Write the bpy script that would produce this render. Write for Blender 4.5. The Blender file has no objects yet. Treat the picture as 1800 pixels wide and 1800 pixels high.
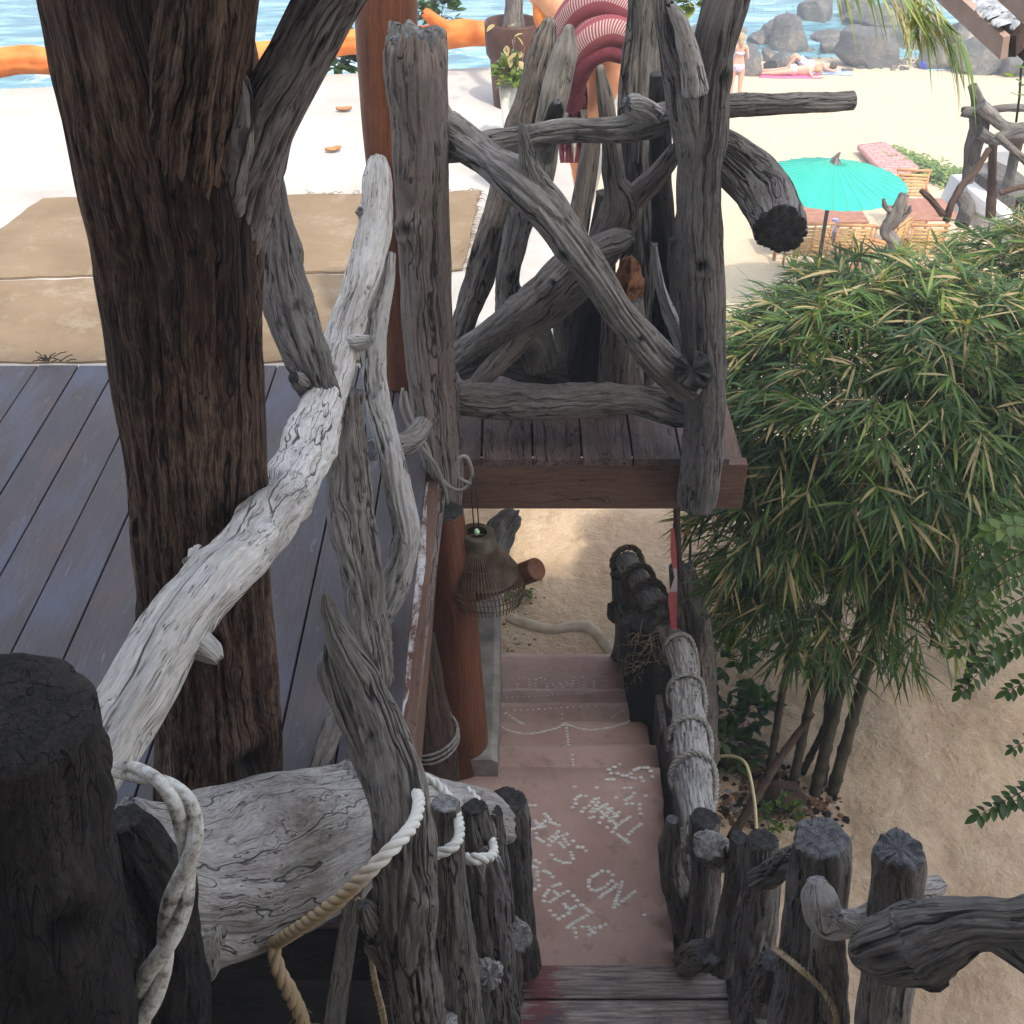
import bpy, math, random
from mathutils import Vector, noise, Matrix
R = math.radians
random.seed(7)
scene = bpy.context.scene
C = scene.collection
# ---------------------------------------------------------------- camera
H = 5.3                      # eye height above the sand at the foot of the steps
PITCH = R(36.0)              # looking down
F = 2075.0                   # focal length in px of the 1800 px frame
cd = bpy.data.cameras.new('camera'); cam = bpy.data.objects.new('camera', cd); C.objects.link(cam)
cam.location = (0, 0, H); cam.rotation_euler = (R(90) - PITCH, 0, 0)
cd.sensor_width = 36; cd.lens = 36 * F / 1800; cd.clip_start = .02; cd.clip_end = 3000
scene.camera = cam
# ---------------------------------------------------------------- sky, sun, exposure
SUN_EL, SUN_AZ = R(60), R(157)      # azimuth measured from +Y (the sea) towards +X (right): the sun stands behind the camera
w = bpy.data.worlds.new('World'); scene.world = w; w.use_nodes = True
nt = w.node_tree; bg = nt.nodes['Background']
sky = nt.nodes.new('ShaderNodeTexSky'); sky.sky_type = 'NISHITA'; sky.sun_disc = False
sky.sun_elevation = SUN_EL; sky.sun_rotation = SUN_AZ; sky.air_density = 1.0; sky.dust_density = 2.5; sky.ozone_density = 1.0
hs = nt.nodes.new('ShaderNodeHueSaturation'); hs.inputs['Saturation'].default_value = .55   # hazy tropical sky
nt.links.new(sky.outputs[0], hs.inputs['Color']); nt.links.new(hs.outputs[0], bg.inputs[0]); bg.inputs[1].default_value = .15
sl = bpy.data.lights.new('sun', 'SUN'); so = bpy.data.objects.new('sun', sl); C.objects.link(so)
sl.energy = 1.25; sl.angle = R(2); sl.color = (1, .93, .82)
sd = Vector((math.sin(SUN_AZ) * math.cos(SUN_EL), math.cos(SUN_AZ) * math.cos(SUN_EL), math.sin(SUN_EL)))
so.rotation_euler = sd.to_track_quat('Z', 'Y').to_euler(); so.location = (10, 5, 20)
vs = scene.view_settings; vs.view_transform = 'Standard'; vs.look = 'None'; vs.gamma = 1; vs.exposure = 1.78; vs.use_curve_mapping = False

# ---------------------------------------------------------------- measuring helpers
cP, sP = math.cos(PITCH), math.sin(PITCH)
def ray(px, py):
    a, b = (px - 900) / F, (900 - py) / F
    return Vector((a, cP + b * sP, -sP + b * cP))       # per metre of optical depth
def P(px, py, D):
    r = ray(px, py); t = D / r.y
    return Vector((r.x * t, D, H + r.z * t)), t
def PZ(px, py, z):
    r = ray(px, py); t = (z - H) / r.z
    return Vector((r.x * t, r.y * t, z)), t
def smooth(a, b, x):
    x = max(0, min(1, (x - a) / (b - a))); return x * x * (3 - 2 * x)
def zg(x, y):
    z = 0.0
    if y < 7.4: z = .04 + .12 * smooth(1.2, 2.2, x) * smooth(7.4, 6, y)
    z += -2.3 * smooth(6.6, 15.5, y) if y < 15.5 else -2.3
    if y > 13: z += -.092 * (y - 13) * smooth(13, 17, y)
    z += -1.2 * smooth(35, 46, y) - 3 * smooth(44, 80, y)
    z -= 5 * smooth(3, -8, x) * smooth(9, 18, y)
    z += .035 * noise.noise(Vector((x * .7, y * .7, 3))) + .02 * noise.noise(Vector((x * 2.1, y * 2.1, 9)))
    return z
SEA = -4.75
def G(px, py, lift=0):
    r = ray(px, py); t = 1.0
    while t < 300:
        p = Vector((0, 0, H)) + r * t
        if p.z <= zg(p.x, p.y) + lift: break
        t += .02 if t < 15 else .06
    return p, t

# ---------------------------------------------------------------- material helpers
def new_mat(name):
    m = bpy.data.materials.new(name); m.use_nodes = True
    return m, m.node_tree, m.node_tree.nodes['Principled BSDF']
class NB:
    def __init__(s, nt): s.nt = nt
    def n(s, t, **kw):
        o = s.nt.nodes.new(t)
        for k, v in kw.items():
            if k.startswith('i_'):
                key = k[2:]; key = int(key) if key.isdigit() else key.replace('_', ' ')
                if isinstance(v, bpy.types.NodeSocket): s.nt.links.new(v, o.inputs[key])
                else: o.inputs[key].default_value = v
            else: setattr(o, k, v)
        return o
    def math(s, op, a, b=0.0, c=0.0, clamp=False): return s.n('ShaderNodeMath', operation=op, use_clamp=clamp, i_0=a, i_1=b, i_2=c).outputs[0]
    def noise(s, vec, scale, detail=5, rough=.6, dist=0): return s.n('ShaderNodeTexNoise', i_Vector=vec, i_Scale=scale, i_Detail=detail, i_Roughness=rough, i_Distortion=dist).outputs['Fac']
    def scale(s, vec, v): return s.n('ShaderNodeVectorMath', operation='MULTIPLY', i_0=vec, i_1=v).outputs[0]
    def ramp(s, fac, stops, interp='LINEAR'):
        r = s.n('ShaderNodeValToRGB', i_Fac=fac); e = r.color_ramp.elements; r.color_ramp.interpolation = interp
        while len(e) < len(stops): e.new(.5)
        for x, (p, c) in zip(e, stops):
            x.position = p; x.color = (*c, 1) if not isinstance(c, (int, float)) else (c, c, c, 1)
        return r.outputs[0]
    def mix(s, fac, a, b, blend='MIX'):
        o = s.nt.nodes.new('ShaderNodeMix'); o.data_type = 'RGBA'; o.blend_type = blend
        for k, v in ((0, fac), (6, a), (7, b)):
            if isinstance(v, bpy.types.NodeSocket): s.nt.links.new(v, o.inputs[k])
            else: o.inputs[k].default_value = v if k == 0 else (*v, 1)
        return o.outputs[2]
    def bump(s, h, strength=.5, dist=.01, normal=None):
        o = s.n('ShaderNodeBump', i_Height=h, i_Strength=strength, i_Distance=dist)
        if normal: s.nt.links.new(normal, o.inputs['Normal'])
        return o.outputs[0]
def link(m, out, bs, key): m.node_tree.links.new(out, bs.inputs[key])

def wood(name, dark, mid, light, crack=.018, fine=130, stretch=.055, patch=4, rough=.88, bump=.7, patchcol=None, patchamt=.5, paintcol=None):
    """weathered wood; the grain follows the 'grain' attribute: x,y round the log, z along it (metres)"""
    m, nt, b = new_mat(name); q = NB(nt)
    g = q.n('ShaderNodeAttribute', attribute_name='grain').outputs['Vector']
    rnd = q.n('ShaderNodeObjectInfo').outputs['Random']
    off = q.n('ShaderNodeCombineXYZ', i_0=q.math('MULTIPLY', rnd, 17.0), i_1=q.math('MULTIPLY', rnd, 31.0), i_2=q.math('MULTIPLY', rnd, 7.0)).outputs[0]
    g = q.n('ShaderNodeVectorMath', operation='ADD', i_0=g, i_1=off).outputs[0]
    wob = q.n('ShaderNodeTexNoise', i_Vector=g, i_Scale=7.0, i_Detail=2.0).outputs['Color']
    g2 = q.n('ShaderNodeVectorMath', operation='MULTIPLY_ADD', i_0=wob, i_1=(.035, .035, .035), i_2=g).outputs[0]
    gs = q.scale(g2, (1, 1, stretch))
    n1 = q.noise(gs, fine * 2.1, 8, .75)
    n2 = q.noise(gs, fine * .45, 5, .65)
    n3 = q.noise(q.scale(g, (1, 1, .35)), patch, 5, .65)
    n4 = q.noise(q.scale(g2, (1, 1, stretch * .8)), 42, 3, .55, .3)
    n5 = q.noise(q.scale(g2, (1, 1, stretch * .6)), 15, 2, .5, .2)
    c1 = q.ramp(q.math('ABSOLUTE', q.math('SUBTRACT', n4, .49)), [(0, .1), (crack * .5, .45), (crack * 1.3, 1)])
    c2 = q.ramp(q.math('ABSOLUTE', q.math('SUBTRACT', n5, .5)), [(0, 0), (crack * .28, .15), (crack * .6, 1)])
    gate = q.ramp(q.noise(g, 11, 2), [(.46, 0), (.56, 1)])
    cr = q.math('MULTIPLY', q.math('MAXIMUM', c1, gate), c2)
    s = q.math('ADD', q.math('MULTIPLY', n1, .50), q.math('ADD', q.math('MULTIPLY', n2, .22), q.math('MULTIPLY', n3, .30)))
    col = q.ramp(s, [(.38, dark), (.49, mid), (.64, light)])
    if patchcol:
        pm = q.ramp(q.noise(q.scale(g, (1, 1, .3)), patch * 1.3, 6, .7), [(.5, 0), (.62, patchamt)])
        col = q.mix(pm, col, patchcol)
    col = q.mix(q.math('SUBTRACT', 1.0, cr), col, tuple(c * .35 for c in dark))
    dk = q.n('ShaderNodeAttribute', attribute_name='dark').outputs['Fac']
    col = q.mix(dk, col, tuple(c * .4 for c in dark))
    link(m, col, b, 'Base Color'); b.inputs['Roughness'].default_value = rough
    b.inputs['Specular IOR Level'].default_value = .25
    h = q.math('ADD', q.math('MULTIPLY', n1, .9), q.math('ADD', q.math('MULTIPLY', n2, .6), cr))
    link(m, q.bump(h, bump, .006), b, 'Normal')
    return m
def endgrain(name, dark, light):
    m, nt, b = new_mat(name); q = NB(nt)
    g = q.n('ShaderNodeAttribute', attribute_name='grain').outputs['Vector']
    xy = q.scale(g, (1, 1, 0))
    r = q.n('ShaderNodeVectorMath', operation='LENGTH', i_0=q.n('ShaderNodeVectorMath', operation='MULTIPLY_ADD', i_0=q.n('ShaderNodeTexNoise', i_Vector=g, i_Scale=25.0).outputs['Color'], i_1=(.012, .012, 0), i_2=xy).outputs[0]).outputs['Value']
    rings = q.math('SINE', q.math('MULTIPLY', r, 900.0))
    sx = q.n('ShaderNodeSeparateXYZ', i_0=xy)
    ang = q.math('ARCTAN2', sx.outputs[1], sx.outputs[0])
    rad = q.noise(q.n('ShaderNodeCombineXYZ', i_0=q.math('MULTIPLY', ang, 1.7), i_1=q.math('MULTIPLY', r, 6.0)).outputs[0], 1.6, 3, .5)
    crk = q.ramp(q.math('ABSOLUTE', q.math('SUBTRACT', rad, .5)), [(.0, 0), (.012, 1)])
    n = q.noise(g, 40, 5)
    col = q.ramp(q.math('ADD', n, q.math('MULTIPLY', rings, .07)), [(.35, dark), (.65, light)])
    col = q.mix(q.math('SUBTRACT', 1.0, crk), col, tuple(c * .2 for c in dark))
    link(m, col, b, 'Base Color'); b.inputs['Roughness'].default_value = .9; b.inputs['Specular IOR Level'].default_value = .2
    link(m, q.bump(q.math('ADD', crk, q.math('MULTIPLY', n, .7)), .8, .006), b, 'Normal')
    return m
def simple(name, c1, c2, scale=8, rough=.8, bump=.2, bscale=60, coords='Object', spec=.3, bdist=.004, stretch=(1, 1, 1), detail=5):
    m, nt, b = new_mat(name); q = NB(nt)
    tc = q.n('ShaderNodeTexCoord').outputs[coords]; v = q.scale(tc, stretch)
    n = q.noise(v, scale, detail, .6)
    link(m, q.ramp(n, [(.35, c1), (.65, c2)]), b, 'Base Color')
    b.inputs['Roughness'].default_value = rough; b.inputs['Specular IOR Level'].default_value = spec
    if bump: link(m, q.bump(q.noise(v, bscale, 4), bump, bdist), b, 'Normal')
    return m
M = {}
M['grey'] = wood('weathered_grey_wood', (.05, .044, .039), (.16, .146, .13), (.34, .32, .29))
M['mid'] = wood('grey_brown_wood', (.045, .037, .031), (.135, .116, .10), (.29, .26, .225))
M['dark'] = wood('dark_grey_wood', (.034, .030, .027), (.108, .097, .087), (.235, .215, .195))
M['black'] = wood('blackened_wood', (.004, .004, .004), (.014, .012, .011), (.045, .039, .033), stretch=.3, fine=60)
M['white'] = wood('bleached_driftwood', (.14, .12, .10), (.44, .415, .375), (.68, .655, .61), crack=.012, patchcol=(.20, .18, .155), patchamt=.35, patch=9)
M['pale'] = wood('pale_grey_driftwood', (.10, .088, .078), (.34, .315, .285), (.60, .575, .54), patchcol=(.20, .165, .135), patchamt=.45, stretch=.12, fine=120, crack=.008, bump=1.0)
M['rail'] = wood('pale_cracked_wood', (.07, .062, .055), (.30, .285, .26), (.46, .44, .41), crack=.016)
M['trunk'] = wood('brown_stringy_wood', (.008, .005, .004), (.058, .030, .018), (.27, .19, .135), fine=100, stretch=.075, crack=.02, patchcol=(.018, .011, .008), patchamt=.7, bump=1.0)
M['limb'] = wood('greyed_limb_wood', (.03, .025, .022), (.14, .12, .11), (.33, .31, .29), fine=75, stretch=.08)
M['brown'] = wood('brown_wood', (.02, .012, .009), (.06, .035, .024), (.12, .075, .05))
M['rust'] = wood('red_stained_wood', (.035, .013, .007), (.11, .038, .017), (.19, .075, .035), crack=.004, fine=60, stretch=.03, patch=2.5, bump=.15, rough=.5)
M['post'] = wood('brown_grey_post_wood', (.06, .046, .038), (.165, .135, .115), (.30, .26, .225), stretch=.03)
M['charred'] = wood('charred_wood', (.004, .004, .004), (.014, .013, .012), (.05, .045, .04), stretch=.5, fine=60, bump=1)
M['orange'] = simple('orange_paint', (.58, .13, .02), (.72, .24, .05), 5, .6, .3, 30)
M['peach'] = simple('faded_orange_paint', (.72, .26, .12), (.82, .42, .22), 5, .6, .2, 30)
E_GREY = endgrain('grey_end_grain', (.045, .045, .045), (.15, .15, .15))
E_DARK = endgrain('dark_end_grain', (.012, .011, .01), (.06, .056, .05))
E_PALE = endgrain('pale_end_grain', (.10, .095, .09), (.3, .29, .275))

# ---------------------------------------------------------------- object helpers
def tag(o, label=None, cat=None, group=None, kind=None):
    if label: o['label'] = label
    if cat: o['category'] = cat
    if group: o['group'] = group
    if kind: o['kind'] = kind
    return o
def empty(name, loc, label, cat, group=None):
    o = bpy.data.objects.new(name, None); C.objects.link(o); o.location = loc; o.empty_display_size = .1
    bpy.context.view_layer.update()
    return tag(o, label, cat, group)
class MB:
    """collects faces, linked as ONE mesh object"""
    def __init__(s): s.v = []; s.f = []; s.mi = []; s.grain = []; s.dark = []; s.sm = []
    def add(s, vs, fs, mi=0, grain=None, dark=None, smooth=True):
        o = len(s.v); s.v += [tuple(v) for v in vs]
        s.grain += [tuple(g) for g in (grain if grain else vs)]
        s.dark += (dark if dark else [0.0] * len(vs))
        for i, f in enumerate(fs):
            s.f.append(tuple(o + k for k in f)); s.mi.append(mi[i] if isinstance(mi, list) else mi); s.sm.append(smooth)
    def box(s, c, size, rot=None, mi=0, axis=0, bev=0):
        """box; grain runs along local axis"""
        hx, hy, hz = [d / 2 for d in size]; c = Vector(c)
        pts = [Vector((x, y, z)) for x in (-hx, hx) for y in (-hy, hy) for z in (-hz, hz)]
        gr = []
        o = random.random() * 10
        for p in pts:
            q = list(p); a = q.pop(axis); gr.append((q[0] + o, q[1] + .3 * q[0], a + o))
        if rot is not None: pts = [rot @ p for p in pts]
        s.add([c + p for p in pts], [(0, 1, 3, 2), (4, 6, 7, 5), (0, 4, 5, 1), (2, 3, 7, 6), (0, 2, 6, 4), (1, 5, 7, 3)], mi, gr, None, False)
    def build(s, name, mats, parent=None, bevel=0):
        me = bpy.data.meshes.new(name); me.from_pydata(s.v, [], s.f)
        mats = mats if isinstance(mats, (list, tuple)) else [mats]
        for m in mats: me.materials.append(m)
        me.polygons.foreach_set('material_index', s.mi); me.polygons.foreach_set('use_smooth', s.sm)
        a = me.attributes.new('grain', 'FLOAT_VECTOR', 'POINT'); a.data.foreach_set('vector', [c for g in s.grain for c in g])
        a = me.attributes.new('dark', 'FLOAT', 'POINT'); a.data.foreach_set('value', s.dark)
        me.update()
        o = bpy.data.objects.new(name, me); C.objects.link(o)
        if parent: o.parent = parent; o.matrix_parent_inverse = parent.matrix_world.inverted() if parent.type == 'EMPTY' else Matrix()
        if bevel:
            b = o.modifiers.new('bevel', 'BEVEL'); b.width = bevel; b.segments = 2; b.limit_method = 'ANGLE'
        return o
def catmull(pts, step):
    """pts: list of (Vector, r). returns resampled"""
    out = []
    n = len(pts)
    for i in range(n - 1):
        p0, p1, p2, p3 = pts[max(i - 1, 0)], pts[i], pts[i + 1], pts[min(i + 2, n - 1)]
        k = max(1, int((p2[0] - p1[0]).length / step))
        for j in range(k):
            t = j / k; t2, t3 = t * t, t * t * t
            f = lambda a, b, c, d: .5 * ((2 * b) + (c - a) * t + (2 * a - 5 * b + 4 * c - d) * t2 + (3 * b - a - 3 * c + d) * t3)
            out.append((Vector([f(p0[0][m], p1[0][m], p2[0][m], p3[0][m]) for m in range(3)]), max(.0005, p1[1] + (p2[1] - p1[1]) * (t2 * (3 - 2 * t)))))
    out.append(pts[-1]); return out
def tube(mb, pts, seg=32, step=None, rough=.12, groove=.10, gf=3.0, seed=0, ends=('cut', 'cut'), knots=0, endmi=1, flat=1.0, lump=.12, ragged=.5, eyes=()):
    rm = sum(p[1] for p in pts) / len(pts)
    if step is None: step = max(rm * .16, .005)
    seg = int(seg * 1.3)
    P_ = catmull(pts, step); n = len(P_); seed = seed * 7.31 + 1.7
    tg = [(P_[min(i + 1, n - 1)][0] - P_[max(i - 1, 0)][0]).normalized() for i in range(n)]
    up = Vector((0, 0, 1)) if abs(tg[0].z) < .8 else Vector((1, 0, 0))
    a = tg[0].cross(up).normalized(); fr = []
    for i in range(n):
        a = (a - tg[i] * a.dot(tg[i])).normalized(); fr.append((a.copy(), tg[i].cross(a)))
    L = [0]
    for i in range(1, n): L.append(L[-1] + (P_[i][0] - P_[i - 1][0]).length)
    rs = random.Random(int(seed * 100))
    kn = [(rs.uniform(.06, .94) * L[-1], rs.uniform(0, 6.28), rs.uniform(.25, .5)) for _ in range(knots)]
    for ef, er in eyes:          # knot holes facing the stairs
        ei = int(ef * (n - 1)); dv = Vector((0, 0, H)) - P_[ei][0]; kn.append((L[ei], math.atan2(dv.dot(fr[ei][1]), dv.dot(fr[ei][0])) % (2 * math.pi), -er))
    vs, gr, dk = [], [], []
    for i in range(n):
        p, r = P_[i]; A, B = fr[i]; s = L[i]
        for j in range(seg):
            t = 2 * math.pi * j / seg; ca, sa = math.cos(t), math.sin(t)
            lm = noise.noise(Vector((ca * .9 + seed, sa * .9, s / rm * .28)))
            m1 = noise.noise(Vector((ca * 2.2, sa * 2.2 + seed, s / rm * .6)))
            g1 = noise.noise(Vector((ca * gf + seed * 2, sa * gf, s / rm * .16)))
            g1 = -max(0, .13 - abs(g1)) / .13
            g2 = noise.noise(Vector((ca * gf * 2.5, sa * gf * 2.5 + seed, s / rm * .3)))
            g3 = noise.noise(Vector((ca * gf * 2.3 + seed, sa * gf * 2.3, s / rm * .22 + 5))); g3 = -max(0, .10 - abs(g3)) / .10
            k = 1 + lump * lm * 1.6 + rough * m1 * .8 + groove * g1 + groove * .3 * g2 + groove * .5 * g3
            d = 0.0
            for ks, ka, kr in kn:
                da = (t - ka + math.pi) % (2 * math.pi) - math.pi
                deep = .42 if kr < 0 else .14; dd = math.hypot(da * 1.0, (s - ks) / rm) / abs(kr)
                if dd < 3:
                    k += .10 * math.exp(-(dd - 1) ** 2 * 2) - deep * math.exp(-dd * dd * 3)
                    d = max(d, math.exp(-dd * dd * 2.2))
            along = 0
            if ends[1] == 'ragged' and i > n - 6: along = (i - (n - 6)) / 5 * r * ragged * 1.3 * noise.noise(Vector((ca * 3, sa * 3, seed)))
            if ends[0] == 'ragged' and i < 5: along = -(5 - i) / 5 * r * ragged * 1.3 * noise.noise(Vector((ca * 3, sa * 3, seed + 5)))
            q = p + (A * ca + B * sa * flat) * (r * k) + tg[i] * along
            vs.append(q); gr.append((ca * rm, sa * rm, s)); dk.append(d)
    fs = []
    for i in range(n - 1):
        for j in range(seg):
            j2 = (j + 1) % seg
            fs.append((i * seg + j, i * seg + j2, (i + 1) * seg + j2, (i + 1) * seg + j))
    mi = [0] * len(fs)
    for which in (0, 1):
        base = 0 if which == 0 else (n - 1) * seg
        p, r = P_[0] if which == 0 else P_[-1]; A, B = fr[0] if which == 0 else fr[-1]; T = tg[0] * -1 if which == 0 else tg[-1]
        ring = list(range(base, base + seg)); kind = ends[which]
        c0 = sum((vs[k] for k in ring), Vector()) / seg
        levels = [(.93, .07), (.86, .10), (.6, .11), (.3, .11), (.0, .11)] if kind in ('cut', 'ragged') else [(.9, .3), (.68, .62), (.4, .85), (0, .95)]
        em = endmi if kind in ('cut', 'ragged') else 0
        prev = ring
        for f_, h_ in levels:
            if f_ == 0:
                vs.append(c0 + T * (r * h_)); gr.append((0, 0, L[base // seg])); dk.append(0); ci = len(vs) - 1
                for j in range(seg):
                    j2 = (j + 1) % seg
                    fs.append((prev[j], prev[j2], ci) if which else (prev[j2], prev[j], ci)); mi.append(em)
            else:
                cur = []
                for j in range(seg):
                    rv = vs[ring[j]] - c0; rv = rv.lerp(rv.normalized() * r, min(1, (1 - f_) * 3)); q = c0 + rv * f_; nn = noise.noise(q * (2.2 / rm) + Vector((seed, 0, 0)))
                    rag = .2 if kind == 'ragged' else .015
                    q += T * (r * (h_ + rag * nn)); vs.append(q)
                    t = 2 * math.pi * j / seg
                    gr.append((math.cos(t) * rm * f_, math.sin(t) * rm * f_, L[base // seg])); dk.append(0); cur.append(len(vs) - 1)
                for j in range(seg):
                    j2 = (j + 1) % seg
                    fs.append((prev[j], prev[j2], cur[j2], cur[j]) if which else (prev[j2], prev[j], cur[j], cur[j2])); mi.append(em)
                prev = cur
    mb.add(vs, fs, mi, gr, dk)
def conv(pts):
    out = []
    for q in pts:
        px, py, D, wpx = q
        if D is None: p, t = G(px, py, 0)
        else: p, t = P(px, py, D)
        out.append((p, wpx * .5 * t / F))
    return out
SEED = [0]
def log(name, label, cat, pts, mat, group=None, limbs=(), end=None, world=False, parent=None, limbname='branch', endmats=None, **kw):
    """driftwood log: pts (px, py, D, width px); limbs are parts of their own"""
    SEED[0] += 1; end = end or (E_PALE if mat in ('white', 'pale', 'rail') else E_GREY if mat in ('grey', 'post', 'mid') else E_DARK)
    W = pts if world else conv(pts)
    kw.setdefault('seed', SEED[0])
    mats = [M[mat], end]
    if not limbs or parent:
        mb = MB(); tube(mb, W, **kw)
        for l in limbs: tube(mb, l if world else conv(l), **{**kw, 'seed': SEED[0] + 50, 'knots': 0, 'eyes': ()})
        o = mb.build(name, mats, parent)
        return tag(o, label, cat, group)
    base = min((p for p, r in W), key=lambda p: p.z)
    e = empty(name, base, label, cat, group)
    mb = MB(); tube(mb, W, **kw); mb.build('stem' if name != 'tree_trunk' else 'trunk', mats, e)
    for i, l in enumerate(limbs):
        lk = dict(kw); lk.pop('ends', None); lk.pop('eyes', None); lm = mats
        if isinstance(l, dict): lk.update(l.get('kw', {})); lm = [M[l['mat']], end] if 'mat' in l else mats; l = l['pts']
        lk['seed'] = SEED[0] + 31 * (i + 1); lk['knots'] = 0
        mb = MB(); tube(mb, conv(l), ends=lk.pop('ends', ('cut', 'ragged')), **lk); mb.build(limbname, lm, e)
    return e
def plain_tube(mb, pts, r, seg=8, mi=0, cap=True):
    n = len(pts); a = None; vs = []; gr = []; s = 0
    for i in range(n):
        t = (pts[min(i + 1, n - 1)] - pts[max(i - 1, 0)])
        t = t.normalized() if t.length > 1e-9 else Vector((0, 0, 1))
        if a is None: a = t.cross(Vector((0, 0, 1)) if abs(t.z) < .9 else Vector((1, 0, 0))).normalized()
        a = (a - t * a.dot(t)).normalized(); b = t.cross(a)
        rr = r[i] if isinstance(r, list) else r
        if i: s += (pts[i] - pts[i - 1]).length
        for j in range(seg):
            th = 2 * math.pi * j / seg
            vs.append(pts[i] + (a * math.cos(th) + b * math.sin(th)) * rr); gr.append((math.cos(th) * rr, math.sin(th) * rr, s))
    fs = [(i * seg + j, i * seg + (j + 1) % seg, (i + 1) * seg + (j + 1) % seg, (i + 1) * seg + j) for i in range(n - 1) for j in range(seg)]
    if cap: fs += [tuple(range(seg))[::-1], tuple(range((n - 1) * seg, n * seg))]
    mb.add(vs, fs, mi, gr)
def rope(mb, W, strands=3, pitch=4.2, seg=7, fray=0, seed=0):
    """laid rope: W = [(Vector, r)]"""
    rm = sum(p[1] for p in W) / len(W); pth = catmull(W, rm * .45); n = len(pth)
    a = None; fr = []; s = 0; S = []
    for i in range(n):
        t = (pth[min(i + 1, n - 1)][0] - pth[max(i - 1, 0)][0]).normalized()
        if a is None: a = t.cross(Vector((0, 0, 1)) if abs(t.z) < .9 else Vector((1, 0, 0))).normalized()
        a = (a - t * a.dot(t)).normalized(); fr.append((a.copy(), t.cross(a)))
        if i: s += (pth[i][0] - pth[i - 1][0]).length
        S.append(s)
    for k in range(strands):
        pts = []
        for i in range(n):
            ph = 2 * math.pi * (k / strands + S[i] / (rm * pitch * 1.5)); r = pth[i][1]
            w_ = 1 + .08 * noise.noise(Vector((S[i] / rm * .5, k * 5, seed)))
            pts.append(pth[i][0] + (fr[i][0] * math.cos(ph) + fr[i][1] * math.sin(ph)) * r * .5 * w_)
        plain_tube(mb, pts, [pth[i][1] * .56 for i in range(n)], seg)
    if fray:
        rs = random.Random(seed + 5)
        for _ in range(fray):
            i = rs.randrange(int(n * .2), n); p = pth[i][0]; d = Vector((rs.uniform(-1, 1), rs.uniform(-1, 1), rs.uniform(-1.0, .3))).normalized()
            l = rm * rs.uniform(1.2, 3.5); pts = [p + d * l * u + Vector((0, 0, -l * u * u * .5)) for u in (0, .35, .7, 1)]
            plain_tube(mb, pts, rm * .045, 4)
def ropeobj(name, label, pts, mat, group=None, parent=None, cat='rope', **kw):
    mb = MB(); rope(mb, conv(pts), **kw)
    return tag(mb.build(name, mat, parent), label, cat, group)
def coil(mb, path, turns, rr, f0=.05, f1=.95, seed=0, hitch=.3):
    """one rope wound round a log path; it moves along mostly on the far side"""
    pth = catmull(path, .02); n = len(pth); pts = []; N = int(26 * turns)
    for k in range(N + 1):
        u = turns * k / N; whole = math.floor(u); fr = u - whole; adv = whole + smooth(.1 if hitch else 0, .55 if hitch else 1, fr)
        adv += .22 * noise.noise(Vector((whole * 1.7, seed, 0)))
        x = (f0 + (f1 - f0) * adv / turns) * (n - 1); x = max(0, min(n - 1.001, x)); i = int(x); p = pth[i][0].lerp(pth[i + 1][0], x - i); r = pth[i][1]
        a0, a1 = max(i - 2, 0), min(i + 2, n - 1); t = (pth[a1][0] - pth[a0][0]).normalized(); a = t.cross(Vector((0, 0, 1))).normalized(); b = a.cross(t)
        th = 2 * math.pi * fr + math.pi * 1.15
        pts.append((p + (a * math.cos(th) + b * math.sin(th)) * (r * 1.06 + rr) + t * .2 * r * math.sin(th + 1), rr))
    rope(mb, pts, seed=seed)

# ================================================================ THE SETTING
# --- sand
m_sand, nt_, b_ = new_mat('sand'); q = NB(nt_)
tc = q.n('ShaderNodeTexCoord').outputs['Object']
n1 = q.noise(tc, 1.1, 5); n2 = q.noise(tc, 260, 3, .8); n3 = q.noise(tc, 9, 5, .7); n5 = q.noise(tc, 3.2, 3)
col = q.ramp(q.math('ADD', q.math('MULTIPLY', n1, .5), q.math('MULTIPLY', n3, .5)), [(.35, (.44, .31, .195)), (.5, (.56, .41, .27)), (.68, (.68, .53, .37))])
col = q.mix(q.ramp(n2, [(.62, 0), (.8, .4)]), col, (.75, .7, .6)); col = q.mix(q.ramp(n2, [(.2, .4), (.36, 0)]), col, (.2, .15, .1))
sy = q.n('ShaderNodeSeparateXYZ', i_0=tc)
far = q.ramp(q.math('DIVIDE', sy.outputs[1], 20.0), [(.45, 0), (.8, 1)])
col = q.mix(q.math('MULTIPLY', far, .9), col, (.52, .425, .295))
wet = q.ramp(q.math('MULTIPLY', sy.outputs[2], -.2), [(.88, 0), (.93, 1)])
col = q.mix(wet, col, (.3, .25, .18))
link(m_sand, col, b_, 'Base Color'); b_.inputs['Roughness'].default_value = .95; b_.inputs['Specular IOR Level'].default_value = .1
vo = q.n('ShaderNodeTexVoronoi', i_Vector=q.scale(tc, (1, .6, 1)), i_Scale=3.4, feature='SMOOTH_F1').outputs['Distance']
n3 = q.math('ADD', n3, q.math('MULTIPLY', vo, 1.6))
hh = q.math('ADD', q.math('MULTIPLY', n3, 1.0), q.math('ADD', q.math('MULTIPLY', n2, .06), q.math('MULTIPLY', n5, 1.2)))
link(m_sand, q.bump(hh, .8, .06), b_, 'Normal')
xs = [-60 + 3 * i for i in range(18)] + [-6 + .12 * i for i in range(130)] + [9.6 + .6 * i for i in range(50)] + [40 + 4 * i for i in range(10)]
ys = [-6 + .5 * i for i in range(15)] + [1.5 + .1 * i for i in range(90)] + [10.5 + .3 * i for i in range(100)] + [40.5 + 2 * i for i in range(30)]
mb = MB()
mb.add([(x, y, zg(x, y)) for y in ys for x in xs], [(j * len(xs) + i, j * len(xs) + i + 1, (j + 1) * len(xs) + i + 1, (j + 1) * len(xs) + i) for j in range(len(ys) - 1) for i in range(len(xs) - 1)])
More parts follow.
